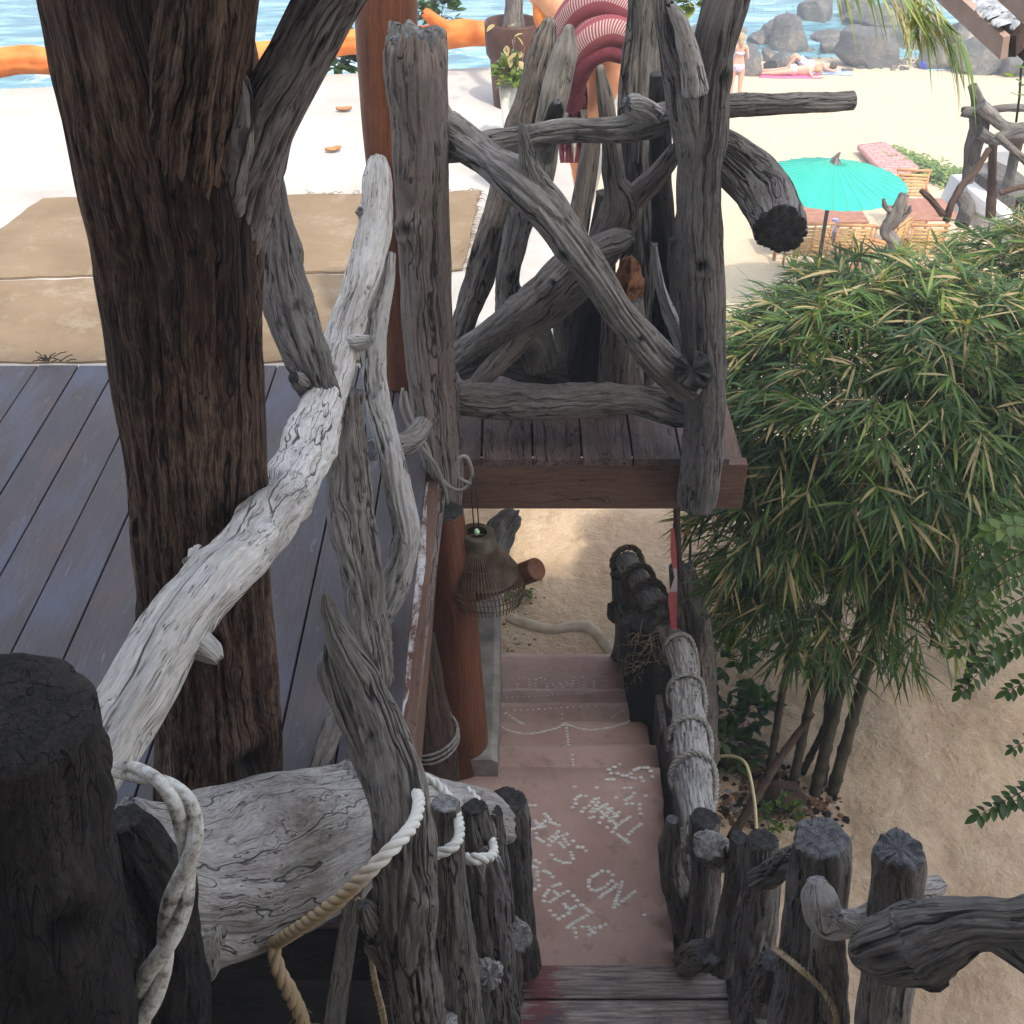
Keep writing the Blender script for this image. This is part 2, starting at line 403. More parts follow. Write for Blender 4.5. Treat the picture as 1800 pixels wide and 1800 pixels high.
tag(mb.build('sand', m_sand), 'pale sandy beach and sandy path sloping to the sea', 'sand', kind='structure')
# --- sea
m_sea, nt_, b_ = new_mat('sea'); q = NB(nt_)
tc = q.n('ShaderNodeTexCoord').outputs['Object']
nn = q.noise(tc, 1.3, 6, .65, .4)
wv = q.noise(q.scale(tc, (.45, 1.6, 1)), 1.1, 5, .62, .6)
col = q.ramp(wv, [(.38, (.06, .17, .22)), (.5, (.11, .26, .31)), (.64, (.26, .43, .47))])
sxyz = q.n('ShaderNodeSeparateXYZ', i_0=tc)
near = q.ramp(q.math('DIVIDE', sxyz.outputs[1], 60.0), [(.6, 1), (.78, 0)])
foam = q.ramp(q.math('ADD', q.noise(q.scale(tc, (.5, 1, 1)), .9, 8, .75, 1.0), q.math('MULTIPLY', near, .10)), [(.63, 0), (.73, .8)])
col = q.mix(foam, col, (.86, .9, .9))
link(m_sea, col, b_, 'Base Color'); b_.inputs['Roughness'].default_value = .22; b_.inputs['IOR'].default_value = 1.33
link(m_sea, q.bump(q.math('ADD', wv, q.math('MULTIPLY', nn, .5)), 1.0, .22), b_, 'Normal')
mb = MB(); mb.add([(-330, 10, SEA), (330, 10, SEA), (330, 340, SEA), (-330, 340, SEA)], [(0, 1, 2, 3)])
tag(mb.build('sea', m_sea), 'turquoise blue rippled sea with white foam near the rocks', 'sea', kind='structure')

# --- terrace
DECKZ = 2.5
m_conc, nt_, b_ = new_mat('white_concrete'); q = NB(nt_)
tc = q.n('ShaderNodeTexCoord').outputs['Object']
n1 = q.noise(tc, 1.2, 6); n2 = q.noise(tc, 120, 3, .8)
col = q.ramp(n1, [(.3, (.31, .28, .24)), (.6, (.43, .405, .37))])
col = q.mix(q.ramp(n2, [(.56, 0), (.7, .55)]), col, (.42, .42, .44))
link(m_conc, col, b_, 'Base Color'); b_.inputs['Roughness'].default_value = .85
link(m_conc, q.bump(n2, .3, .004), b_, 'Normal')
def prism(mb, poly, z0, z1, mi=0, smooth=False):
    n = len(poly); vs = [(x, y, z0) for x, y in poly] + [(x, y, z1) for x, y in poly]
    mb.add(vs, [tuple(range(n))[::-1], tuple(range(n, 2 * n))] + [(i, (i + 1) % n, n + (i + 1) % n, n + i) for i in range(n)], mi, None, None, smooth)
mb = MB(); TZ = DECKZ - .02
prism(mb, [(-14, 5.08), (.46, 5.08), (.52, 7.5), (.95, 10.45), (0, 10.3), (-2, 9.98), (-4.4, 9.6), (-14, 8.6)], TZ - .22, TZ)
prism(mb, [(-14, 5.5), (-.5, 5.5), (-.4, 10.0), (-2, 9.8), (-4.4, 9.4), (-14, 8.4)], -6.5, TZ - .22)
tag(mb.build('terrace', m_conc), 'white concrete terrace above the sea', 'terrace', kind='structure')
# brown floor mats
m_mat, nt_, b_ = new_mat('woven_mat'); q = NB(nt_)
tc = q.n('ShaderNodeTexCoord').outputs['Object']
n1 = q.noise(tc, 2.5, 5); wv = q.math('MULTIPLY', q.n('ShaderNodeTexWave', i_Vector=tc, i_Scale=28.0, i_Distortion=2.5, bands_direction='Y').outputs['Fac'], q.n('ShaderNodeTexWave', i_Vector=tc, i_Scale=40.0, i_Distortion=2.5, bands_direction='X').outputs['Fac'])
col = q.ramp(n1, [(.3, (.17, .115, .062)), (.65, (.235, .165, .095))]); col = q.mix(q.math('MULTIPLY', wv, .3), col, (.16, .11, .07)); col = q.mix(q.ramp(q.noise(tc, 4.5, 6, .75), [(.52, 0), (.68, .55)]), col, (.33, .27, .20))
link(m_mat, col, b_, 'Base Color'); b_.inputs['Roughness'].default_value = .95
link(m_mat, q.bump(wv, .5, .004), b_, 'Normal')
def mat_obj(corners, label, frays):
    mb = MB(); N = 40; g = []
    a, b, c, d = [Vector(x) for x in corners]
    for i in range(N + 1):
        for j in range(N + 1):
            u, v = i / N, j / N
            p = a.lerp(b, u).lerp(d.lerp(c, u), v)
            p.z += .014 + .010 * noise.noise(p * 2.2) + .004 * noise.noise(p * 9)
            if i in (0, N) or j in (0, N): p += Vector((noise.noise(p * 6), noise.noise(p * 6 + Vector((3, 3, 3))), 0)) * .02
            g.append(p)
    top = [(i * (N + 1) + j, (i + 1) * (N + 1) + j, (i + 1) * (N + 1) + j + 1, i * (N + 1) + j + 1) for i in range(N) for j in range(N)]
    mb.add(g, top, smooth=False)
    low = [p - Vector((0, 0, .013)) for p in g]
    ring = [i * (N + 1) for i in range(N + 1)] + [N * (N + 1) + j for j in range(1, N + 1)] + [i * (N + 1) + N for i in range(N - 1, -1, -1)] + [j for j in range(N - 1, 0, -1)]
    vs = [g[k] for k in ring] + [low[k] for k in ring]; n = len(ring)
    mb.add(vs, [(i, (i + 1) % n, n + (i + 1) % n, n + i) for i in range(n)], smooth=False)
    rs = random.Random(3)
    for k in range(frays):       # frayed threads along the right end
        p = b.lerp(c, rs.random()) if rs.random() < .6 else a.lerp(b, rs.uniform(.75, 1)) if rs.random() < .5 else d.lerp(c, rs.uniform(.6, 1))
        dd = Vector((rs.uniform(-.3, 1), rs.uniform(-1, 1), 0)).normalized() * rs.uniform(.02, .07)
        plain_tube(mb, [p + Vector((0, 0, .012)), p + dd * .5 + Vector((0, 0, .02)), p + dd + Vector((0, 0, .01))], .0018, 4)
    tag(mb.build('floor_mat', m_mat), label, 'mat', 'brown floor mats on the white terrace')
z = TZ + .001
def Z(px, py, zz=None): return PZ(px, py, z if zz is None else zz)[0]
mat_obj([Z(-120, 492), Z(812, 478) + Vector((0, .0, 0)), Z(845, 338), Z(75, 352)], 'brown woven mat reaching to the middle of the white terrace', 120)
mat_obj([Z(-260, 640) , Z(690, 637), Z(735, 484), Z(-120, 498)], 'brown woven mat lying against the far edge of the wooden deck', 30)
# stick litter on the mat edge
mb = MB(); rs = random.Random(4)
for k in range(16):
    p = Z(95 + rs.uniform(-25, 25), 632 + rs.uniform(-6, 5), z + .03); dd = Vector((rs.uniform(-1, 1), rs.uniform(-.5, .5), rs.uniform(0, .6))) * .07
    plain_tube(mb, [p, p + dd * .6, p + dd + Vector((0, 0, -.01))], .0025, 5)
tag(mb.build('twig_pile', M['brown']), 'little heap of brown twigs at the edge of the mat and deck', 'twigs')
# fallen leaves on the terrace
m_dry = simple('dry_leaf', (.32, .13, .05), (.48, .24, .10), 30, .8, .3, 80)
for (px, py, lb, rz) in ((605, 196, 'curled dry brown leaf lying further out on the white terrace', .2), (586, 267, 'curled dry brown leaf lying nearer the mat on the white terrace', .5)):
    mb = MB(); c = Z(px, py); N = 8; vs = []
    for i in range(N + 1):
        u = i / N * 2 - 1; wd = .032 * math.sqrt(max(0, 1 - u * u)) + .002
        for s_ in (-1, -.4, .4, 1): vs.append(c + Matrix.Rotation(rz, 3, 'Z') @ Vector((u * .062, wd * s_, .004 + .02 * s_ * s_ + .012 * abs(u))))
    mb.add(vs, [(i * 4 + j, i * 4 + j + 1, (i + 1) * 4 + j + 1, (i + 1) * 4 + j) for i in range(N) for j in range(3)])
    lo = mb.build('fallen_leaf', m_dry); so_ = lo.modifiers.new('s', 'SOLIDIFY'); so_.thickness = .0015; tag(lo, lb, 'leaf', 'dry leaves on the terrace')

# ================================================================ WOODEN DECK
m_deck, nt_, b_ = new_mat('deck_planks'); q = NB(nt_)
g = q.n('ShaderNodeAttribute', attribute_name='grain').outputs['Vector']
gs = q.scale(g, (1, 1, .05)); n1 = q.noise(gs, 120, 5, .7); n2 = q.noise(q.scale(g, (1, 1, .3)), 4, 5, .6); n3 = q.noise(q.scale(g, (1, 1, .3)), 22, 5, .7)
col = q.ramp(q.math('ADD', q.math('MULTIPLY', n1, .4), q.math('MULTIPLY', n2, .6)), [(.38, (.024, .019, .020)), (.5, (.050, .035, .033)), (.64, (.080, .070, .076))])
col = q.mix(q.ramp(n3, [(.62, 0), (.72, .5)]), col, (.17, .16, .17))
n6 = q.noise(q.scale(g, (1.2, 1, .45)), 3.1, 4, .6)
col = q.mix(q.ramp(n6, [(.50, 0), (.68, .7)]), col, (.065, .075, .115)); col = q.mix(q.ramp(n6, [(.30, .5), (.42, 0)]), col, (.10, .05, .04))  # blue patches paint the sky's sheen into the boards; brown ones are wood
sc_ = q.ramp(q.noise(q.scale(g, (1, 1, .12)), 60, 4, .7), [(.66, 0), (.74, .45)]); col = q.mix(sc_, col, (.26, .26, .28))
link(m_deck, col, b_, 'Base Color')
link(m_deck, q.ramp(n2, [(.3, .42), (.7, .65)]), b_, 'Roughness'); b_.inputs['Specular IOR Level'].default_value = .5
link(m_deck, q.bump(n1, .35, .003), b_, 'Normal')
m_seam = simple('seam_filler', (.14, .11, .09), (.04, .025, .02), 40, .95, 0)
deck = empty('wooden_deck', (-2, 3, DECKZ), 'dark brown plank deck with blue sky sheen in its colour, wrapping round the steps', 'deck')
mb = MB(); x = -.36; rs = random.Random(8)
while x > -7:
    wd = rs.uniform(.185, .215)
    dz = rs.uniform(-.0015, .0015)
    mb.box((x - wd / 2, 3.51, DECKZ - .0175 + dz), (wd - .007, 3.12, .035), axis=1); x -= wd
mb.build('planks', m_deck, deck, bevel=.003)
m_deck2 = wood('worn_brown_planks', (.04, .026, .022), (.115, .075, .062), (.21, .16, .14), fine=70, stretch=.05, bump=.3, rough=.6, patchcol=(.05, .04, .045), patchamt=.5)
mb = MB(); x = -.345
while x < .93:
    wd = min(rs.uniform(.205, .225), .96 - x)
    mb.box((x + wd / 2, 4.655, DECKZ - .0175 + rs.uniform(-.0015, .0015)), (wd - .009, .83, .035), axis=1); x += wd
mb.build('bridge_planks', m_deck2, deck, bevel=.003)
mb = MB(); mb.box((-3.7, 3.51, DECKZ - .05), (6.6, 3.06, .02)); mb.box((.3, 4.7, DECKZ - .05), (1.26, .7, .02)); mb.build('underlay', m_seam, deck)
m_beam = wood('red_brown_beam', (.05, .026, .018), (.125, .068, .046), (.18, .115, .08), fine=70, stretch=.03, crack=.004, bump=.25, rough=.6)
mb = MB(); mb.box((.30, 4.275, DECKZ - .15), (1.44, .06, .235)); mb.build('front_beam', m_beam, deck, bevel=.004)
mb = MB(); mb.box((.975, 4.68, DECKZ - .15), (.06, .75, .235), axis=1); mb.build('end_beam', m_beam, deck, bevel=.004)
mb = MB(); mb.box((-.335, 3.1, DECKZ - .17), (.045, 2.3, .26), axis=1); mb.build('side_beam', m_beam, deck, bevel=.004)
m_void_soil = simple('dark_void_soil', (.012, .010, .008), (.035, .028, .02), 5, 1, .8, 30, bdist=.03)  # dark soil colour, also standing for the black void under the deck
mb = MB(); N = 24; vs = []
for j in range(N + 1):
    for i in range(N + 1):
        x_ = -.22 - 6.5 * (i / N) ** 1.5; y_ = -.5 + 4.6 * j / N; vs.append((x_, y_, (1.15 if i else -.1) * smooth(4.0, 2.4, y_) - .1 + .12 * noise.noise(Vector((x_ * 2, y_ * 2, 5)))))
mb.add(vs, [(j * (N + 1) + i, j * (N + 1) + i + 1, (j + 1) * (N + 1) + i + 1, (j + 1) * (N + 1) + i)[::-1] for j in range(N) for i in range(N)])
tag(mb.build('dark_void_bank', m_void_soil), 'dark bank added to fill the black void under the deck', 'earth', kind='structure')
mb = MB(); mb.box((-3.7, 1.98, DECKZ - .17), (6.7, .05, .24), axis=0); mb.build('back_beam', M['black'], deck, bevel=.004)  # beam coloured black to merge with the dark under the deck
m_peel, nt_, b_ = new_mat('peeling_paint'); q = NB(nt_)
g = q.n('ShaderNodeAttribute', attribute_name='grain').outputs['Vector']
n1 = q.noise(q.scale(g, (1, 1, .35)), 26, 6, .75); n2 = q.noise(g, 120, 4)
col = q.ramp(n1, [(.42, (.10, .045, .028)), (.47, (.30, .25, .22)), (.55, (.50, .48, .47)), (.68, (.62, .60, .58))]); link(m_peel, col, b_, 'Base Color'); b_.inputs['Roughness'].default_value = .85
link(m_peel, q.bump(q.math('ADD', n1, n2), .8, .006), b_, 'Normal')
def strip(name, label, pts, thick, mat, parent=None, cat=None, group=None):
    """flat batten through pixel points (px,py,D,width)"""
    W = conv(pts); mb = MB(); vs = []; gr = []; s = 0
    for i, (p, r) in enumerate(W):
        t = (W[min(i + 1, len(W) - 1)][0] - W[max(i - 1, 0)][0]).normalized(); side = t.cross(p - Vector((0, 0, H))).normalized(); nrm = side.cross(t)
        if i: s += (p - W[i - 1][0]).length
        for a, b in ((-1, -1), (1, -1), (1, 1), (-1, 1)): vs.append(p + side * r * a + nrm * thick / 2 * b); gr.append((a * r, b * thick, s))
    n = len(W); fs = [(i * 4 + j, i * 4 + (j + 1) % 4, (i + 1) * 4 + (j + 1) % 4, (i + 1) * 4 + j) for i in range(n - 1) for j in range(4)] + [(0, 1, 2, 3), (4 * n - 1, 4 * n - 2, 4 * n - 3, 4 * n - 4)]
    mb.add(vs, fs, 0, gr, None, False); o = mb.build(name, mat, parent, bevel=.002)
    return tag(o, label, cat, group)
strip('edge_trim', 'peeling white painted edge trim', [(760, 855, 4.12, 22), (735, 1000, 3.55, 24), (712, 1150, 3.05, 28), (694, 1300, 2.68, 30)], .03, m_peel, deck)
strip('edge_trim', 'plain brown edge trim', [(776, 862, 4.13, 16), (758, 1000, 3.58, 20), (732, 1160, 3.06, 28), (706, 1355, 2.55, 36)], .035, M['post'], deck)
# unseen house behind the camera, its eave shaped to shade the foreground
m_thatch = simple('thatch', (.10, .075, .05), (.22, .18, .13), 3, .95, .8, 40, stretch=(1, .15, 1), bdist=.03)
roof = empty('unseen_shade_house', (0, -3, 3.7), 'unseen house behind the camera, its eave shaped to shade the stairs', 'house')
mb = MB()
vs = [(-9, -7, 12.6), (9, -7, 12.6), (9, .55, 11.0), (-9, .55, 11.0)]; vs += [(a_, b_2, c_ + .25) for a_, b_2, c_ in vs]
mb.add(vs, [(3, 2, 1, 0), (4, 5, 6, 7), (0, 1, 5, 4), (1, 2, 6, 5), (2, 3, 7, 6), (3, 0, 4, 7)], smooth=False)
mb.build('roof', m_thatch, roof)
for x_ in (-8, -4, 4, 8):
    mb = MB(); plain_tube(mb, [Vector((x_, -1.5, -.5)), Vector((x_, -1.5, 11.4))], .12, 14); mb.build('post', M['brown'], roof)
mb = MB(); mb.box((0, -5.5, 6), (17, .2, 12.0)); mb.build('wall', simple('cream_bounce_wall', (.55, .5, .42), (.62, .57, .5), 3, .9, .1), roof)  # wall kept pale to bounce light onto the foreground
mb = MB(); mb.box((0, -3.2, 3.6), (17, 4.4, .2), axis=0); mb.build('floor', M['brown'], roof)

# ================================================================ STEPS
TR = [(1.05, 2.45, 3.81), (.84, 3.81, 4.15), (.63, 4.15, 4.51), (.42, 4.51, 4.86), (.21, 4.86, 5.19), (.10, 5.19, 5.62)]
m_pink, nt_, b_ = new_mat('pink_cement'); q = NB(nt_)
tc = q.n('ShaderNodeTexCoord').outputs['Object']
n1 = q.noise(tc, 2.2, 5); n2 = q.noise(tc, 14, 6, .75); n3 = q.noise(tc, 170, 3)
col = q.ramp(n1, [(.35, (.36, .225, .18)), (.62, (.48, .325, .265))]); col = q.mix(q.ramp(n2, [(.54, 0), (.68, .65)]), col, (.22, .16, .12)); col = q.mix(q.ramp(n3, [(.66, 0), (.75, .5)]), col, (.5, .4, .33))
link(m_pink, col, b_, 'Base Color'); b_.inputs['Roughness'].default_value = .8
link(m_pink, q.bump(q.math('ADD', n2, q.math('MULTIPLY', n3, .3)), .35, .006), b_, 'Normal')
steps = empty('cement_steps', (.2, 3.8, .03), 'pink cement steps with words laid in white pebbles', 'steps')
def blob_box(mb, x0, x1, y0, y1, z0, z1, seed):
    """box with worn rounded rim"""
    nx, ny = 16, 10; vs = []
    for j in range(ny + 1):
        for i in range(nx + 1):
            y = y0 + (y1 - y0) * j / ny; x = x0 + (x1 - (.06 * (1 - j / ny) if seed == 0 else 0) - x0) * i / nx
            e = 0
            if i in (0, nx): e += .006
            if j in (ny,): e += .012
            wob = .006 * noise.noise(Vector((x * 6, y * 6, seed)))
            vs.append((x, y + (wob * 1.5 if j == ny else 0), z1 - e + .2 * wob))
    n = len(vs); fs = [(j * (nx + 1) + i, j * (nx + 1) + i + 1, (j + 1) * (nx + 1) + i + 1, (j + 1) * (nx + 1) + i) for j in range(ny) for i in range(nx)]
    ring = [i for i in range(nx + 1)] + [j * (nx + 1) + nx for j in range(1, ny + 1)] + [ny * (nx + 1) + i for i in range(nx - 1, -1, -1)] + [j * (nx + 1) for j in range(ny - 1, 0, -1)]
    m = len(ring); vs += [(vs[k][0], vs[k][1], z0) for k in ring]
    fs += [(ring[(i + 1) % m], ring[i], n + i, n + (i + 1) % m) for i in range(m)]
    mb.add(vs, fs, smooth=True)
rx = [.64, .67, .67, .66, .65, .64]
for i, (zz, y0, y1) in enumerate(TR):
    mb = MB(); blob_box(mb, -.28 if i == 0 else -.13, rx[i] + .06, y0 - .05 if i else y0, y1, -.3, zz, i); mb.build('tread', m_pink, steps)
def tread_hit(px, py):
    for zz, y0, y1 in TR:
        p, t = PZ(px, py, zz)
        if y0 - .01 <= p.y <= y1: return p
    for zz, y0, y1 in TR:
        p, t = PZ(px, py, zz)
        if p.y < y1: return p
    return None
K = 1309 / 400
strokes = [
 [(225,205),(228,170),(240,145),(265,138),(290,145),(297,175),(297,208)], [(330,205),(332,170),(335,145),(360,138),(385,145),(395,170),(403,205)],
 [(430,175),(450,192)], [(470,165),(490,190)], [(510,160),(540,185),(548,155),(552,135)], [(610,192),(608,160),(603,132)],
 [(665,185),(668,155),(675,130),(700,122),(725,130),(735,155),(741,183)],
 [(165,335),(210,322),(285,320),(385,315),(480,308),(550,303),(640,303),(720,300),(790,300),(868,298)],
 [(155,340),(180,352),(200,365),(225,382),(255,396)], [(485,345),(487,372),(490,400)], [(835,325),(805,345),(772,364)],
 [(130,410),(160,432),(210,448),(260,456),(300,457),(350,450),(400,438),(450,425),(485,410)], [(520,405),(560,420),(600,432),(650,435),(710,430),(770,420),(820,405),(870,385),(920,370)],
 [(505,392),(510,425),(512,460),(518,490),(520,522)], [(545,578),(547,605),(547,637)],
 [(755,662),(785,647),(815,632)], [(765,685),(800,684),(830,697),(855,697)], [(740,720),(778,718)],
 [(880,685),(900,665),(935,650),(975,650),(995,670),(1003,703)], [(882,708),(905,713),(938,708),(950,730)],
 [(558,762)], [(685,765)], [(845,768),(877,768)], [(795,825)], [(850,838),(885,818),(897,800)], [(965,812)], [(855,860),(888,858)], [(930,862),(932,890),(936,917)],
 [(560,832),(590,812),(620,815)], [(545,882),(563,860)], [(600,905),(615,885),(640,870),(675,832),(693,828)], [(645,942),(668,935),(650,905),(692,850)],
 [(670,905),(705,880),(740,862)], [(700,968),(715,940),(745,912),(768,885)], [(745,995),(758,962),(780,935),(810,908)], [(710,905),(740,930),(775,958),(800,985)],
 [(775,1022),(790,1000),(810,982),(840,958),(872,938)], [(740,885),(770,905),(800,930)], [(775,1022),(805,1038),(835,1060),(868,1082)], [(850,1065),(868,1035),(900,1003),(938,978)],
 [(297,870),(325,868)], [(385,920),(412,948)], [(330,960),(352,990)], [(352,990),(385,960),(417,965),(465,985),(460,1020),(430,1050)], [(300,1010),(345,997),(385,990)],
 [(335,1030),(340,1058),(372,1078)], [(408,1100),(430,1078),(460,1050),(512,1035)], [(495,1065),(520,1095),(547,1075)], [(410,1065),(445,1062),(470,1085),(495,1112)],
 [(425,1155),(445,1182),(490,1200),(530,1200),(547,1175),(533,1138)], [(575,1108),(600,1112),(622,1132)],
 [(330,1185),(352,1203)], [(318,1222),(338,1228)], [(345,1252),(380,1245),(412,1262),(430,1282)], [(340,1272),(347,1300),(350,1332),(325,1352)],
 [(470,1320),(432,1335),(405,1358),(382,1390),(380,1422),(412,1425),(448,1405)], [(440,1365),(467,1390),(517,1365)],
 [(550,1390),(570,1415),(592,1442),(560,1452),(530,1472),(495,1440)], [(600,1445),(622,1462),(652,1487),(625,1505),(580,1530),(545,1547),(517,1570)],
 [(415,1475),(437,1502),(465,1522),(490,1507),(522,1492)], [(555,1578),(560,1602),(565,1630)], [(600,1570),(635,1570),(662,1600),(638,1615)], [(668,1600),(672,1575),(702,1568),(733,1555)],
 [(640,1300),(660,1280),(690,1260),(715,1248),(750,1250),(775,1270),(770,1305),(730,1340),(680,1360),(655,1355),(637,1335),(637,1312)],
 [(700,1400),(730,1375),(765,1355),(800,1325),(830,1310),(820,1345),(805,1385),(792,1420),(783,1458)], [(808,1442),(832,1420),(870,1390),(903,1365)], [(960,1498)],
]
dense = {11, 12}
PEB = []; rs = random.Random(5)
def pebble(mb, c, r, rs):
    n, m_ = 8, 3; vs = []; a = rs.random() * 3; sx, sy, sz = r * rs.uniform(.95, 1.3), r * rs.uniform(.7, .95), r * rs.uniform(.4, .6)
    for k in range(m_ + 1):
        ph = math.pi / 2 * k / m_
        for j in range(n):
            th = 2 * math.pi * j / n + a; vs.append((c.x + math.cos(th) * math.cos(ph) * sx, c.y + math.sin(th) * math.cos(ph) * sy, c.z - .002 + math.sin(ph) * sz))
    mb.add(vs, [(k * n + j, k * n + (j + 1) % n, (k + 1) * n + (j + 1) % n, (k + 1) * n + j) for k in range(m_) for j in range(n)])
def lay(st, gap):
    pts = [Vector(s) for s in st]; out = [pts[0]]; acc = 0
    for a, b in zip(pts, pts[1:]):
        L = (b - a).length; k = max(1, round(L / gap))
        for i in range(1, k + 1): out.append(a.lerp(b, i / k))
    return out
for si, st in enumerate(strokes):
    gap = 24 if st[0][1] > 640 else (17 if si in dense else 20)
    if si == 7: gap = 38
    for c in lay(st, gap):
        p = tread_hit(840 + c.x / K + rs.uniform(-.4, .4), 1150 + c.y / K + rs.uniform(-.4, .4))
        if p: PEB.append((c.y, p, .011 if c.y > 640 else .009))
for st in [[(165,247),(230,245),(325,242),(400,238),(430,233),(520,230),(600,225),(680,212),(770,208),(825,206)], [(825,238)]]:
    for c in lay(st, 30):
        p = tread_hit(840 + c.x / K, 1150 + c.y / K)
        if p: PEB.append((c.y, p, .008))
PEB.sort(key=lambda t: -t[0])
m_peb = simple('white_pebbles', (.55, .52, .45), (.75, .72, .66), 60, .55, 0)
for _, p, r in PEB[:100]:
    mb = MB(); pebble(mb, p, r, rs); mb.build('pebble', m_peb, steps)
mb = MB()
for _, p, r in PEB[100:]: pebble(mb, p, r, rs)
pb = mb.build('pebble_lettering', m_peb, steps); pb['kind'] = 'stuff'
# wooden stairs in the foreground
m_stair, nt_, b_ = new_mat('worn_painted_treads'); q = NB(nt_)
g = q.n('ShaderNodeAttribute', attribute_name='grain').outputs['Vector']; tc = q.n('ShaderNodeTexCoord').outputs['Object']
n1 = q.noise(q.scale(g, (1, 1, .06)), 90, 6, .7); n2 = q.noise(q.scale(tc, (1, 1.3, 1)), 4.5, 6, .7); n4 = q.noise(q.scale(tc, (.8, 6, 1)), 8, 5, .7)
col = q.ramp(n1, [(.36, (.07, .052, .045)), (.5, (.20, .155, .13)), (.64, (.34, .285, .245))])
px_ = q.n('ShaderNodeSeparateXYZ', i_0=tc).outputs[0]
band = q.math('SUBTRACT', 1.0, q.math('ABSOLUTE', q.math('DIVIDE', q.math('SUBTRACT', px_, .10), .13)), clamp=True)   # worn band of old red paint
rd = q.ramp(q.math('ADD', q.math('MULTIPLY', band, .25), q.math('MULTIPLY', n4, .75)), [(.47, 0), (.54, .85)])
col = q.mix(rd, col, (.15, .024, .020)); col = q.mix(q.ramp(n2, [(.56, 0), (.66, .6)]), col, (.035, .04, .065))
link(m_stair, col, b_, 'Base Color'); b_.inputs['Roughness'].default_value = .6; link(m_stair, q.bump(n1, .4, .004), b_, 'Normal')
ws = empty('wooden_stairs', (.3, 2.0, 1.05), 'worn dark wooden stairs with traces of red paint', 'stairs')
wz, wy = 1.27, 2.62
for i in range(9):
    y1 = wy - i * .27; zz = wz + i * .2
    for k in range(2):
        mb = MB(); mb.box((.345 + .008 * k, y1 - .07 - k * .145, zz - .02), (.92, .138, .04), axis=0); mb.build('tread', m_stair, ws, bevel=.006)
for sx in (-.12, .84):
    mb = MB(); rot = Matrix.Rotation(-math.atan2(.2, .27), 3, 'X'); mb.box((sx, 1.45, wz + .72), (.045, 3.0, .24), rot=rot, axis=1); mb.build('stringer', M['dark'], ws)

# concrete wall left of the steps
m_wall = simple('mossy_cement', (.17, .155, .125), (.33, .305, .26), 6, .9, .4, 50, bdist=.006)
mb = MB(); W0 = -.13
vs = []; N = 24
for k in range(N + 1):
    y = 3.75 + (5.2 - 3.75) * k / N; zt = 1.16 - .2 * k / N + .012 * noise.noise(Vector((y * 5, 0, 0)))
    xr = -.065 + .008 * noise.noise(Vector((y * 4, 7, 0)))
    vs += [(-.3, y, -.2), (-.3, y, zt), (xr - .03, y, zt), (xr, y, zt - .02), (xr + .005, y, -.2)]
fs = [(k * 5 + j, (k + 1) * 5 + j, (k + 1) * 5 + j + 1, k * 5 + j + 1) for k in range(N) for j in range(4)] + [(0, 1, 2, 3, 4), tuple(N * 5 + j for j in (4, 3, 2, 1, 0))]
mb.add(vs, fs, smooth=False)
tag(mb.build('cement_wall', m_wall), 'low mossy grey cement wall along the left of the pink steps', 'wall')

# dark board wall under the rope-wound handrail
mb = MB()
for k in range(15):
    y = 2.75 + k * .185; zt = (1.62 - (y - 2.75) * .40) ; zb = -.1
    mb.box((.70 + .008 * math.sin(k * 2.3) + .07 * smooth(0, 6, k), y, (zt + zb) / 2 - .12), (.035, .17, zt - zb), axis=2)
tag(mb.build('board_fence', M['dark'], bevel=.004), 'low fence of dark upright boards along the right side of the pink steps', 'fence')
# kerb of the path and debris
log('path_kerb', 'pale rounded cement kerb curving across the sandy path beyond the steps', 'kerb', [(893, 1086, None, 20), (930, 1098, None, 26), (970, 1108, None, 26), (1025, 1102, None, 30), (1052, 1122, None, 26), (1085, 1160, None, 22)], 'peach', groove=.02, rough=.1, flat=.6)
bpy.data.objects['path_kerb'].data.materials.clear()
m_kerb = simple('sandy_cement', (.36, .29, .2), (.50, .42, .31), 10, .95, .3, 60); bpy.data.objects['path_kerb'].data.materials.append(m_kerb); bpy.data.objects['path_kerb'].data.materials.append(m_kerb)
def scatter(name, label, region, n, size, mats, cat='shells', seed=1, kind='stuff', flat=.5):
    rs = random.Random(seed); mb = MB()
    for _ in range(n):
        px, py = rs.choice(region); px += rs.gauss(0, 1) * 26; py += rs.gauss(0, 1) * 18
        p, t = G(px, py); r = size * rs.uniform(.4, 1.3)
        vs = []; a = rs.random() * 6
        for k in range(5): vs.append(p + Vector((math.cos(a + k * 1.257) * r * rs.uniform(.5, 1.2), math.sin(a + k * 1.257) * r * rs.uniform(.5, 1.2), rs.uniform(0, .3) * r)))
        vs.append(p + Vector((0, 0, r * flat + .002)))
        mb.add(vs, [(k, (k + 1) % 5, 5) for k in range(5)], rs.randrange(len(mats)), smooth=False)
    tag(mb.build(name, mats), label, cat, kind=kind)
m_litter = [simple('shell_bits', (.5, .45, .36), (.65, .6, .5), 20, .8, 0), simple('brown_litter', (.12, .07, .04), (.22, .13, .07), 20, .9, 0), simple('stone_bits', (.2, .19, .17), (.33, .31, .28), 20, .9, 0)]
scatter('path_litter', 'shell fragments and dry leaf litter along the path', [(905, 1060), (900, 1120), (895, 1160), (930, 1050), (900, 1090), (905, 1150)], 420, .014, m_litter, seed=2)
scatter('ground_litter', 'dry leaves and dark debris under the bamboo', [(1300, 1340), (1330, 1400), (1390, 1420), (1280, 1280), (1350, 1360), (1430, 1420), (1300, 1420)], 1500, .026, [m_litter[1], m_litter[1], m_litter[1], m_void_soil, m_void_soil, m_litter[2]], seed=3, cat='leaf litter')
